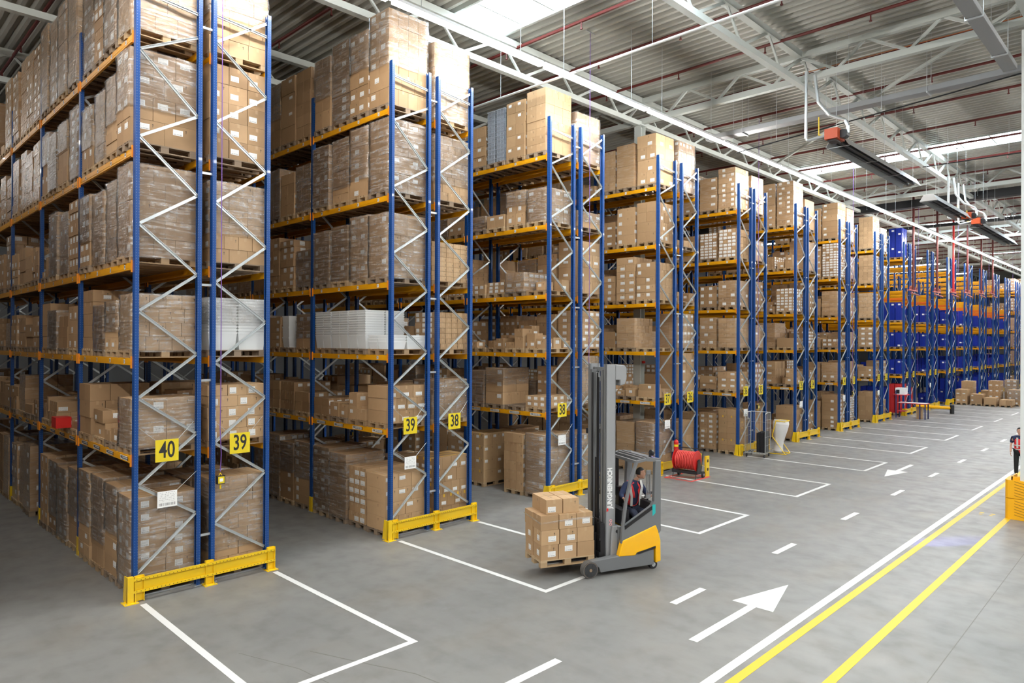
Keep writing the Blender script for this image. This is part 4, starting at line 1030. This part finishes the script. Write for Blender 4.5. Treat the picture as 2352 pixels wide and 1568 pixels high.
part('load_backrest',fk,BLACK,lambda b:[b.box(-.345,-.33,y-.012,y+.012,.75,1.1) for y in (-.38,-.19,0,.19,.38)]+[b.box(-.345,-.33,-.39,.39,1.08,1.1)])
bevel(part('reach_carriage_plate',fk,FLIGHT,lambda b:b.prism([(-.57,.30),(-.59,.75),(-.62,.94),(-.80,.94),(-.83,.33)],.40,.45)),.01)
part('pivot_pin',fk,BLACK,lambda b:b.cyl((-.72,.45,.83),(-.72,.465,.83),.035,n=16))
WT=mat('logo_white',(.85,.85,.85),.5)
text('brand_lettering','JUNGHEINRICH',WT,.15,fk,(-.585,.3865,1.72),'+y',.001,.0055,.80,PI/2)
part('red_logo_mark',fk,REDM,lambda b:b.prism([(-.505,1.235),(-.505,1.30),(-.545,1.315),(-.545,1.25)],.386,.3885),label='red mark at the foot of the lettering')
part('warning_decal',fk,mat('pink_decal',(.75,.33,.34),.5),lambda b:(b.torus((-.60,.388,1.04),(0,1,0),.026,.008,18,4),b.torus((-.60,.388,.97),(0,1,0),.026,.008,18,4)))
sl=bpy.data.lights.new('blue_spot','SPOT'); sl.energy=5000; sl.color=(.18,.16,1); sl.spot_size=math.radians(5.5); sl.spot_blend=.3; sl.shadow_soft_size=.03
so=bpy.data.objects.new('blue_spot',sl); COL.objects.link(so); so.location=TM@Vector((-1.72,.30,2.36)); so.rotation_euler=(Vector((-4.25,19.1,0))-so.location).to_track_quat('-Z','Y').to_euler()
# its pallet and cartons
PT=TM@Matrix.Translation((.39,.02,.25))@Matrix.Rotation(PI/2,4,'Z')     # pallet length along the truck
o=link('wooden_pallet',PAL[0]); o.matrix_world=PT; tag(o,'pale wooden pallet lifted on the forks of the reach truck','pallet','wooden pallets')
rr=random.Random(11); T0=TM@Matrix.Translation((.39,.02,.394)); z=0; h=.295
LAY=[[(-.41,.20,.39,.38),(0,.20,.40,.38),(.40,.20,.38,.38),(-.41,-.2,.39,.38),(0,-.2,.4,.38),(.41,-.2,.38,.38)],
     [(-.40,.20,.38,.38),(-.02,.20,.38,.38),(.385,.20,.40,.38),(-.41,-.2,.39,.38),(0,-.2,.4,.38),(.43,-.2,.36,.38)],
     [(-.375,.20,.37,.38),(.0,.20,.38,.38),(.40,.19,.40,.38),(-.41,-.2,.39,.38),(0,-.2,.4,.38),(.43,-.19,.38,.40)],
     [(-.10,.15,.36,.36),(.27,.15,.36,.36),(-.10,-.22,.36,.36),(.27,-.22,.36,.36)]]
LB={(0,0):None,(0,1):(.2,.6),(0,2):(.5,-.5),(1,0):None,(1,1):(.6,-.5),(1,2):(.4,-.4),(2,0):(.4,-.3),(2,1):(.2,-.5),(3,0):None,(3,1):(-.7,-.7)}
for li,L in enumerate(LAY):
    for i,(x,y,l,wd) in enumerate(L):
        b=MB(); c=(0,0,0,l-.008,wd-.006,h-.004,0,min(1,max(0,.65+rr.gauss(0,.15))),[]); carton_add(b,c)
        o=obj('cardboard_carton',b,CARTON); o.matrix_world=T0@Matrix.Translation((x,y,li*h))@Matrix.Rotation(rr.gauss(0,.015),4,'Z')
        tag(o,'carton on the reach truck pallet, %s layer, %s side, %s'%(('bottom','second','third','top')[li],'near' if y>0 else 'far',('nearest mast','middle','farthest from mast')[i%3] if li<3 else ('mast end','outer end')[i%2]),'box','cartons on the reach truck')
        if y>0 and LB.get((li,i)):
            u,v=LB[(li,i)]; b=MB(); X=-u*(l/2-.10); Z=h*.5+v*(h/2-.075)
            b.quad((X+.085,wd/2,Z-.055),(X-.085,wd/2,Z-.055),(X-.085,wd/2,Z+.055),(X+.085,wd/2,Z+.055)); obj('shipping_label',b,LABEL,o)
        if li<2 and i in (2,5):
            b=MB(); Z=h*.45; b.quad((l/2,-.02,Z-.055),(l/2,.1,Z-.055),(l/2,.1,Z+.055),(l/2,-.02,Z+.055)); obj('shipping_label',b,LABEL,o)
b=MB()
for (p,q,r,s_) in (((-.57,.405,.0),(.61,.405,-.04),(.61,.405,.0),(-.57,.405,.05)),((.61,.405,-.04),(.64,-.405,.02),(.64,-.405,.05),(.61,.405,.0))):
    b.quad(p,q,r,s_)
o=obj('stretch_film',b,FILM); o.matrix_world=T0@Matrix.Translation((0,0,2*h+.17)); tag(o,'narrow clear film strip around the third carton layer on the reach truck','film')

# driver, seated sideways, looking back over his left shoulder
b=MB(); HC=(-1.545,.02,1.90); head(b,HC,PI-.35); b.add(grab(skin([(-1.41,-.12,1.14),(-1.39,-.1,1.40),(-1.385,-.07,1.60),(-1.44,-.05,1.73),(-1.505,-.005,1.82),
   (-1.20,-.02,1.67),(-1.03,.06,1.47),(-.985,.27,1.44),(-1.57,-.06,1.66),(-1.70,.0,1.45),(-1.67,.16,1.47),(-1.31,-.08,1.08),(-1.22,.33,1.13),(-1.25,.38,.74),(-1.52,-.08,1.08),(-1.46,.33,1.13),(-1.46,.38,.74),(-1.25,.50,.68),(-1.46,.50,.68)],
   [(0,1),(1,2),(2,3),(3,4),(2,5),(5,6),(6,7),(2,8),(8,9),(9,10),(0,11),(11,12),(12,13),(0,14),(14,15),(15,16),(13,17),(16,18)],
   [(.10,.07),(.10,.07),(.11,.07),.048,.045,.045,.036,.026,.045,.036,.026,.08,.06,.042,.08,.06,.042,.035,.035],1)))
hand(b,(-.985,.27,1.44),(.25,1,.0),(0,0,1),1,.5); hand(b,(-1.67,.16,1.47),(.1,.6,.05),(0,0,1),-1,1.0)
dr=obj('person',b,SKIN,smooth=True); dr.matrix_world=TM; tag(dr,'seated driver in navy work clothes and red vest looking back from the reach truck','person'); face(dr,HC,PI-.35)
b=MB(); b.add(grab(skin([(-1.41,-.12,1.14),(-1.39,-.1,1.40),(-1.385,-.07,1.60),(-1.445,-.05,1.745),(-1.20,-.02,1.67),(-1.03,.06,1.47),(-.99,.24,1.44),(-1.57,-.06,1.66),(-1.70,.0,1.45),(-1.68,.12,1.465)],
   [(0,1),(1,2),(2,3),(2,4),(4,5),(5,6),(2,7),(7,8),(8,9)],[(.15,.12),(.15,.12),(.165,.12),.075,.078,.06,.042,.078,.06,.042],1))); obj('jacket',b,NAVY,dr,smooth=True)
b=MB(); b.add(grab(skin([(-1.41,-.12,1.10),(-1.31,-.08,1.08),(-1.22,.33,1.13),(-1.25,.39,.76),(-1.52,-.08,1.08),(-1.46,.33,1.13),(-1.46,.39,.76)],[(0,1),(1,2),(2,3),(0,4),(4,5),(5,6)],[.13,.105,.08,.06,.105,.08,.06],1))); obj('trousers',b,JEANS,dr,smooth=True)
b=MB()
for x in (-1.25,-1.46): chain(b,[(x,.38,.70),(x,.46,.68),(x,.56,.67)],[.05,.045,.04])
obj('shoe',b,BLACK,dr,smooth=True)
b=MB(); b.add(grab(skin([(-1.395,-.1,1.16),(-1.39,-.1,1.40),(-1.385,-.07,1.60),(-1.40,-.06,1.70),(-1.26,-.03,1.68),(-1.52,-.055,1.67)],[(0,1),(1,2),(2,3),(2,4),(2,5)],[(.185,.15),(.185,.15),(.21,.15),(.12,.10),.095,.095],1)))
b.f,b.m,b.uv,b.rn,b.ft=map(list,zip(*[(f,m,u,r,t) for f,m,u,r,t in zip(b.f,b.m,b.uv,b.rn,b.ft) if not (sum(b.v[i][1] for i in f)/len(f)>-.02 and -1.47<sum(b.v[i][0] for i in f)/len(f)<-1.33)]))
vo=obj('vest',b,REDV,dr,smooth=True); vo.modifiers.new('t','SOLIDIFY').thickness=.006
for x0,x1 in ((-1.25,-1.29),(-1.54,-1.50)):
    part('reflective_band',vo,REFL,lambda b:[b.bar(p,q,.055,.008,up=(0,1,0)) for p,q in zip([(x0,.02,1.755),(x0,.085,1.62),(x1,.075,1.42)],[(x0,.085,1.62),(x1,.075,1.42),(x1,.06,1.22)])])
def hairf(d): return 1. if (d.z>.52 or d.x<-.22) and not (d.z<-.4) else .80
b=MB(); Mh=Matrix.Rotation(PI-.35,3,'Z')
blob(b,Vector(HC)+Mh@Vector((-.010,0,.014)),(.101,.084,.121),Mh,20,14,hairf); obj('hair',b,HAIR,dr,smooth=True)

# ------------------------------------------------------------------ pedestrian behind the yellow column guard
PX=Matrix.Translation((-4.47,30.25,0))@Matrix.Rotation(-1.25,4,'Z')       # local +x is where he faces
b=MB(); head(b,(.03,0,1.64),.1)
b.add(grab(skin([(0,0,.98),(0,0,1.2),(0,0,1.38),(0,0,1.47),(.01,0,1.56),(0,.19,1.40),(-.02,.25,1.12),(.06,.27,.88),(0,-.19,1.40),(-.02,-.25,1.12),(.06,-.27,.88),(0,.09,.92),(.01,.1,.5),(-.01,.1,.09),(0,-.09,.92),(.03,-.1,.5),(.02,-.1,.09),(.14,.11,.04),(.17,-.11,.04)],
   [(0,1),(1,2),(2,3),(3,4),(2,5),(5,6),(6,7),(2,8),(8,9),(9,10),(0,11),(11,12),(12,13),(0,14),(14,15),(15,16),(13,17),(16,18)],
   [(.08,.11),(.08,.11),(.08,.11),.05,.048,.038,.036,.03,.038,.036,.03,.06,.045,.035,.06,.045,.035,.03,.03],1)))
hand(b,(.06,.27,.88),(.15,0,-1),(0,1,0),1,.6); hand(b,(.06,-.27,.88),(.15,0,-1),(0,-1,0),-1,.6)
pe=obj('person',b,SKIN2,smooth=True); pe.matrix_world=PX; tag(pe,'person in red vest and black trousers standing behind the yellow column guard','person'); face(pe,(.03,0,1.64),.1)
b=MB(); b.add(grab(skin([(0,0,.76),(0,0,1.2),(0,0,1.36),(0,0,1.44),(0,.15,1.40),(0,-.15,1.40)],[(0,1),(1,2),(2,3),(2,4),(2,5)],[(.135,.175),(.13,.17),(.135,.18),.08,.075,.075],1))); vo=obj('vest',b,REDV,pe,smooth=True)
part('reflective_band',vo,REFL,lambda b:[b.torus((0,0,z),(0,0,1),.165,.02,24,6) for z in (1.0,1.14)]+[b.bar((.155,y,1.05),(.135,y,1.42),.05,.012,up=(1,0,0)) for y in (.09,-.09)])
b=MB(); b.add(grab(skin([(0,0,.98),(0,0,1.2),(0,0,1.40),(0,0,1.50),(0,.19,1.40),(-.01,.24,1.2),(0,-.19,1.40),(-.01,-.24,1.2)],[(0,1),(1,2),(2,3),(2,4),(4,5),(2,6),(6,7)],[(.11,.15),(.11,.15),(.125,.175),.068,.078,.064,.078,.064],1))); obj('shirt',b,NAVY,pe,smooth=True)
b=MB(); b.add(grab(skin([(0,0,.95),(0,.09,.9),(.01,.1,.5),(-.01,.1,.1),(0,-.09,.9),(.03,-.1,.5),(.02,-.1,.1)],[(0,1),(1,2),(2,3),(0,4),(4,5),(5,6)],[(.12,.16),.1,.078,.065,.1,.078,.065],1))); obj('trousers',b,BLKC,pe,smooth=True)
b=MB()
for y,x in ((.1,.0),(-.1,.03)): chain(b,[(x-.05,y,.045),(x+.06,y,.045),(x+.19,y,.035)],[.045,.048,.036])
obj('shoe',b,BLACK,pe,smooth=True)
b=MB(); Mh=Matrix.Rotation(.1,3,'Z'); blob(b,(.018,0,1.658),(.102,.085,.12),Mh,20,14,hairf); obj('hair',b,HAIR,pe,smooth=True)

# yellow guard round the right-hand column
t=thing('column_guard','yellow slotted plastic guard around the column at the right edge','guard',(-3.12,23.08,0))
def shell(b,z0,z1):
    x0,x1,y0,y1=-.58,.58,-.28,.58; r=.12
    pts=[]
    for cx,cy,a0 in ((x1-r,y1-r,0),(x0+r,y1-r,PI/2),(x0+r,y0+r,PI),(x1-r,y0+r,1.5*PI)):
        for q in range(5): a=a0+q*PI/8; pts.append((cx+r*math.cos(a),cy+r*math.sin(a)))
    n=len(pts); inn=[(x*.78,.15+(y-.15)*.78) for x,y in pts]
    for i in range(n):
        j=(i+1)%n; p,q=pts[i],pts[j]; u,v=inn[i],inn[j]
        b.quad((*p,z0),(*q,z0),(*q,z1),(*p,z1)); b.quad((*p,z1),(*q,z1),(*v,z1),(*u,z1)); b.quad((*u,z0),(*u,z1),(*v,z1),(*v,z0)); b.quad((*p,z0),(*u,z0),(*v,z0),(*q,z0))
FY2=mat('guard_yellow_plastic',(.86,.42,.004),.45)
part('lower_ring',t,FY2,lambda b:shell(b,0,.56)); part('upper_ring',t,FY2,lambda b:shell(b,.575,1.06)); 
part('collar',t,FY2,lambda b:(b.box(-.44,.44,-.2,-.17,1.06,1.15),b.box(-.44,-.41,-.2,.5,1.06,1.15),b.box(.41,.44,-.2,.5,1.06,1.15)))
SLT=mat('guard_slot',(.42,.19,.002),.6)
def slots(b):
    for tier in (0,1):
        for q in range(6):
            z=.10+tier*.52+q*.075
            for x in (-.36,.02): b.bar((x,-.282,z+.035),(x+.28,-.282,z-.03),.006,.018,up=(0,0,1))
            b.bar((-.582,-.05,z+.02),(-.582,.3,z-.03),.006,.018)
part('slot',t,SLT,slots)

# ------------------------------------------------------------------ hanging pull switches
for i,(k,yy,zz) in enumerate(((0,5.58,2.03),(2,17.06,1.98),(4,28.8,1.98),(6,40.4,2.0),(8,53.0,1.95),(10,64.2,1.95),(12,75.6,1.95),(14,87.2,1.95))):
    t=thing('hanging_control','yellow and black control box hanging on a violet cable by the %s'%rname(k),'control box',(-13.50,yy,zz),0,'hanging control boxes')
    part('cable',t,PURP,lambda b:b.tube([(0,0,.16),(0,.015,.5),(0,-.01,1.0),(0,0,1.6),(0,0,ZR-zz)],.009,6))
    part('ceiling_bracket',t,GALV,lambda b:b.box(-.02,.02,-.22,.22,ZR-zz-.03,ZR-zz+.002))
    part('box_body',t,BLACK,lambda b:b.box(-.045,.045,-.075,.075,-.08,.08))
    part('front_panel',t,YSIGN,lambda b:b.box(.045,.05,-.06,.06,-.065,.065))
    part('display_label',t,WHITE,lambda b:b.box(.05,.053,-.032,.032,-.03,.03))
    part('hook',t,YEL,lambda b:b.tube([(0,-.03,.08),(0,0,.13),(0,.03,.08)],.007,6))
    part('pull_tab',t,YEL,lambda b:b.box(-.01,.01,-.014,.014,-.18,-.08))

# ------------------------------------------------------------------ hose reel on the red square, extinguisher behind it
t=thing('hose_reel','red hose drum on a black wheeled stand standing on the red square','hose reel',(-12.78,21.72,0),.12)
part('hose_coil',t,REDH,lambda b:[b.torus((x,0,.60),(1,0,0),.29 if q%2 else .30,.03,32,8) for q,x in enumerate([-.30+.062*i for i in range(11)])],True)
part('drum_disc',t,REDM,lambda b:(b.cyl((-.40,0,.60),(-.38,0,.60),.36,n=36),b.cyl((.37,0,.60),(.39,0,.60),.36,n=36),b.cyl((-.38,0,.60),(.37,0,.60),.24,n=24)))
def stand(b):
    for x in (-.47,.44):
        b.prism([(-.06,.66),(.06,.66),(.20,.16),(-.20,.16)],0,.03,0,Matrix.Translation((x,0,0))@Matrix(((0,1,0,0),(1,0,0,0),(0,0,1,0),(0,0,0,1))))
    b.box(-.47,.47,-.22,-.16,.16,.26); b.box(-.47,.47,.14,.20,.16,.22)
    b.cyl((-.47,0,.60),(.47,0,.60),.03,n=10)
    for x in (-.42,.42): b.tube([(x,-.19,.2),(x,-.26,.0)],.016,8)
part('stand',t,BLACK,stand)
for x in (-.40,.50): part('wheel',t,[RUBBER,GALV],lambda b:(b.cyl((x-.03,.24,.11),(x+.03,.24,.11),.11,n=22),b.cyl((x+.031,.24,.11),(x+.036,.24,.11),.04,n=14,m=1)))
part('push_handle',t,BLACK,lambda b:(b.tube([(.44,.2,.2),(.46,.34,.98),(-.44,.34,.98),(-.44,.2,.2)],.015,8)))
part('crank',t,BLACK,lambda b:b.tube([(-.47,0,.6),(-.52,0,.6),(-.52,.1,.8)],.012,6))
t=thing('fire_extinguisher','red fire extinguisher with yellow band on the rack post behind the hose reel','fire extinguisher',(-13.60,22.35,.62))
part('cylinder_body',t,REDM,lambda b:(b.cyl((0,0,0),(0,0,.48),.085,n=20),b.cyl((0,0,.48),(0,0,.56),.085,.03,n=20)),True)
part('yellow_band',t,YSIGN,lambda b:b.cyl((0,0,.30),(0,0,.38),.0865,n=20,caps=False))
part('valve',t,BLACK,lambda b:(b.cyl((0,0,.56),(0,0,.6),.02,n=8),b.box(-.01,.01,-.08,.04,.6,.63)))
part('bracket',t,GALV,lambda b:(b.box(-.16,-.08,-.03,.03,.1,.5),b.box(-.12,-.06,-.09,.09,.16,.18)))
part('hose',t,BLACK,lambda b:b.tube([(0,.03,.6),(0,.12,.5),(0,.11,.1)],.01,6))
t=thing('yellow_bracket','small yellow slotted plate just right of the hose reel','bracket',(-12.35,22.35,0)); part('bracket_plate',t,YEL,lambda b:(b.box(-.03,.03,-.12,.12,.0,.72))); part('plate_slot',t,HOLE,lambda b:[b.box(.031,.034,-.05,.05,z,z+.1) for z in (.5,.2)])

# ------------------------------------------------------------------ roll cage, sack stand
t=thing('roll_cage','grey wire roll cage holding folded black covers by the fifth rack','roll cage',(-13.05,27.85,0),.15)
def cage(b):
    for z in (.16,.2): b.box(-.42,.42,-.4,-.38,z,z+.02); b.box(-.42,.42,.38,.4,z,z+.02)
    for q in range(9): b.box(-.42+q*.105-.006,-.42+q*.105+.006,-.4,.4,.17,.18)
part('base_grid',t,GALV,cage)
for nm_,x in (('side_panel',-.41),('side_panel',.41)):
    def sp_(b):
        b.tube([(x,-.38,.2),(x,-.38,1.78),(x,-.30,1.84),(x,.30,1.84),(x,.38,1.78),(x,.38,.2)],.014,8)
        for q in range(5): b.cyl((x,-.38+.127*(q+1),.2),(x,-.38+.127*(q+1),1.84),.005,n=5)
        for z in (.5,.85,1.2,1.55): b.cyl((x,-.38,z),(x,.38,z),.005,n=5)
    part(nm_,t,GALV,sp_)
part('rear_panel',t,GALV,lambda b:(b.tube([(-.41,.38,.2),(-.41,.38,1.84),(.41,.38,1.84),(.41,.38,.2)],.012,8),[b.cyl((-.41+.1*q,.38,.2),(-.41+.1*q,.38,1.84),.004,n=5) for q in range(1,8)],[b.cyl((-.41,.38,z),(.41,.38,z),.004,n=5) for z in (.6,1.,1.4)]))
part('caster',t,[RUBBER],lambda b:[b.cyl((x-.02,y,.07),(x+.02,y,.07),.07,n=14) for x in (-.36,.36) for y in (-.33,.33)])
b=MB()
for q in range(6): b.box(.02+q*.06,.065+q*.06,-.25,.3,.2,1.0+.03*(q%3))
o=obj('folded_cover',b,BLKC); o.location=(-13.05,27.85,0); o.rotation_euler=(0,0,.15); tag(o,'black folded covers standing inside the roll cage','covers')
t=thing('sack_stand','yellow tube stand holding a white sack right of the roll cage','stand',(-12.75,29.25,0),.1)
part('stand_frame',t,YEL,lambda b:(b.tube([(-.35,-.3,.02),(.35,-.3,.02),(.35,.35,.02),(-.35,.35,.02)],.018,8),[b.tube([(.35,y,.02),(-.2,y,.75),(-.05,y,1.42),(.32,y,1.40)],.018,8) for y in (-.3,.35)],b.tube([(.32,-.3,1.4),(.32,.35,1.4)],.018,8),b.tube([(-.05,-.3,1.42),(-.05,.35,1.42)],.018,8)))
b=MB(); V=[(1.42,.30),(1.3,.33),(1.05,.30),(.7,.22),(.35,.17),(.12,.2),(.05,.16)]
for (z1,r1),(z2,r2) in zip(V,V[1:]): b.cyl((.08-.1*(1.4-z1),.02,z1),(.08-.1*(1.4-z2),.02,z2),r1,r2,18,0,False)
o=obj('white_sack',b,mat('white_sack_film',(.72,.7,.68),.4),smooth=True); o.location=(-12.75,29.25,0); tag(o,'white plastic sack hanging in the yellow stand','sack')

# ------------------------------------------------------------------ workstation, tube barrier, pallets standing on the floor
t=thing('packing_desk','dark blue desk frame with red-edged tops beside the tube barrier','desk',(-12.79,49.2,0))
NV=mat('dark_blue_frame',(.02,.03,.12),.4); RT=mat('red_table_edge',(.5,.03,.05),.4)
part('desk_leg',t,NV,lambda b:[b.box(x-.03,x+.03,y-.03,y+.03,0,zt) for x,y,zt in ((-.9,-.3,1.75),(-.9,.4,1.75),(.75,-.3,.95),(.75,.4,.95),(.45,-.3,.95))])
part('desk_top',t,[RT,WHITE],lambda b:(b.box(-.85,.85,-.38,.42,.95,.99),b.box(-.8,.8,-.33,.38,.99,1.0,1)))
part('upper_shelf',t,RT,lambda b:b.box(-1.1,-.3,-.35,.4,1.45,1.5)); part('lower_shelf',t,RT,lambda b:b.box(-.9,-.4,-.3,.4,.42,.46))
t=thing('printer','grey printer on the upper red shelf of the desk','printer',(-12.79,49.2,1.5)); part('printer_body',t,WHITE,lambda b:b.box(-.95,-.4,-.3,.3,0,.42)); part('printer_front',t,BLACK,lambda b:b.box(-.9,-.7,-.305,-.3,.05,.3))
b=MB(); c=(0,0,0,.3,.25,.75,0,.4,[]); carton_add(b,c); o=obj('cardboard_carton',b,CARTON); o.location=(-12.42,49.2,0); tag(o,'tall narrow carton under the packing desk','box')
t=thing('tube_barrier','thick yellow tube barrier on black posts in the distance','barrier',(-13.1,54.5,0))
part('tube_rail',t,FYEL,lambda b:b.cyl((-1.0,0,.38),(1.25,0,.38),.11,n=18)); part('barrier_post',t,BLACK,lambda b:[b.cyl((x,0,0),(x,0,.58),.13,n=18) for x in (-1.05,1.3)])
fl=[(-13.1,64.0,'L',1.05),(-13.0,65.4,'L',1.65),(-12.1,63.9,'L',.72),(-11.2,63.8,'L',.5),(-11.15,65.2,'T',1.75),(-10.2,63.8,'L',.4),(-9.9,65.2,'W',1.1),(-10.35,66.6,'W',1.8),(-11.9,66.6,'T',.9),(-9.5,67.0,'C',.9),(-8.9,68.4,'C',1.2)]
for i,(x,y,kd,H) in enumerate(fl):
    rr=random.Random(i+40); W=Matrix.Translation((x,y,0)); wh='floor pallet %s from left, far end of the lane'%ORD[i]
    o=link('wooden_pallet',PAL[i%2]); o.matrix_world=W; tag(o,'wooden pallet on the floor at the far end, %s from the left'%ORD[i],'pallet','wooden pallets')
    W2=W@Matrix.Translation((0,0,.144))
    if kd=='C':
        for a in range(2):
            for q in range(int(H/.24)): o=link('blue_plastic_crate',CR['C']); o.matrix_world=W2@Matrix.Translation((-.2+.4*a,-.3,q*.24)); tag(o,'blue crate, %s from bottom, %s, %s'%(ORD[q],('left','right')[a],wh),'crate','blue plastic crates')
        continue
    cs=stack_cartons(rr,H,'big' if kd!='W' else 'n',labp=.8)
    if kd=='W':
        bb=MB(); [carton_add(bb,c) or label_add(bb,c) for c,_ in cs]; film_shell(bb,rr,cs,H,0,2,False); o=obj('wrapped_pallet_load',bb,[CARTON,LABEL,FILM]); o.matrix_world=W2; tag(o,'film-wrapped cartons on the '+wh,'load','film-wrapped pallet loads')
    else:
        for c,ix in cs:
            b=MB(); c0=(0,0,0)+c[3:6]+(0,)+c[7:]; carton_add(b,c0); label_add(b,c0); o=obj('cardboard_carton',b,[CARTON,LABEL]); o.matrix_world=W2@Matrix.Translation(c[:3]); tag(o,'carton, %s layer, row %s place %s, %s'%(ORD[ix[0]],ORD[ix[2]],ORD[ix[1]],wh.replace(', far end of the lane',', far end')),'box','cartons on floor pallets')
# small red box lying in the nearest rack
b=MB(); b.box(-.2,.2,-.15,.15,0,.24); o=obj('red_carton',b,REDM); o.location=(-18.25,3.95,2.76); tag(o,'small red box on the nearest rack, first beam level','box')
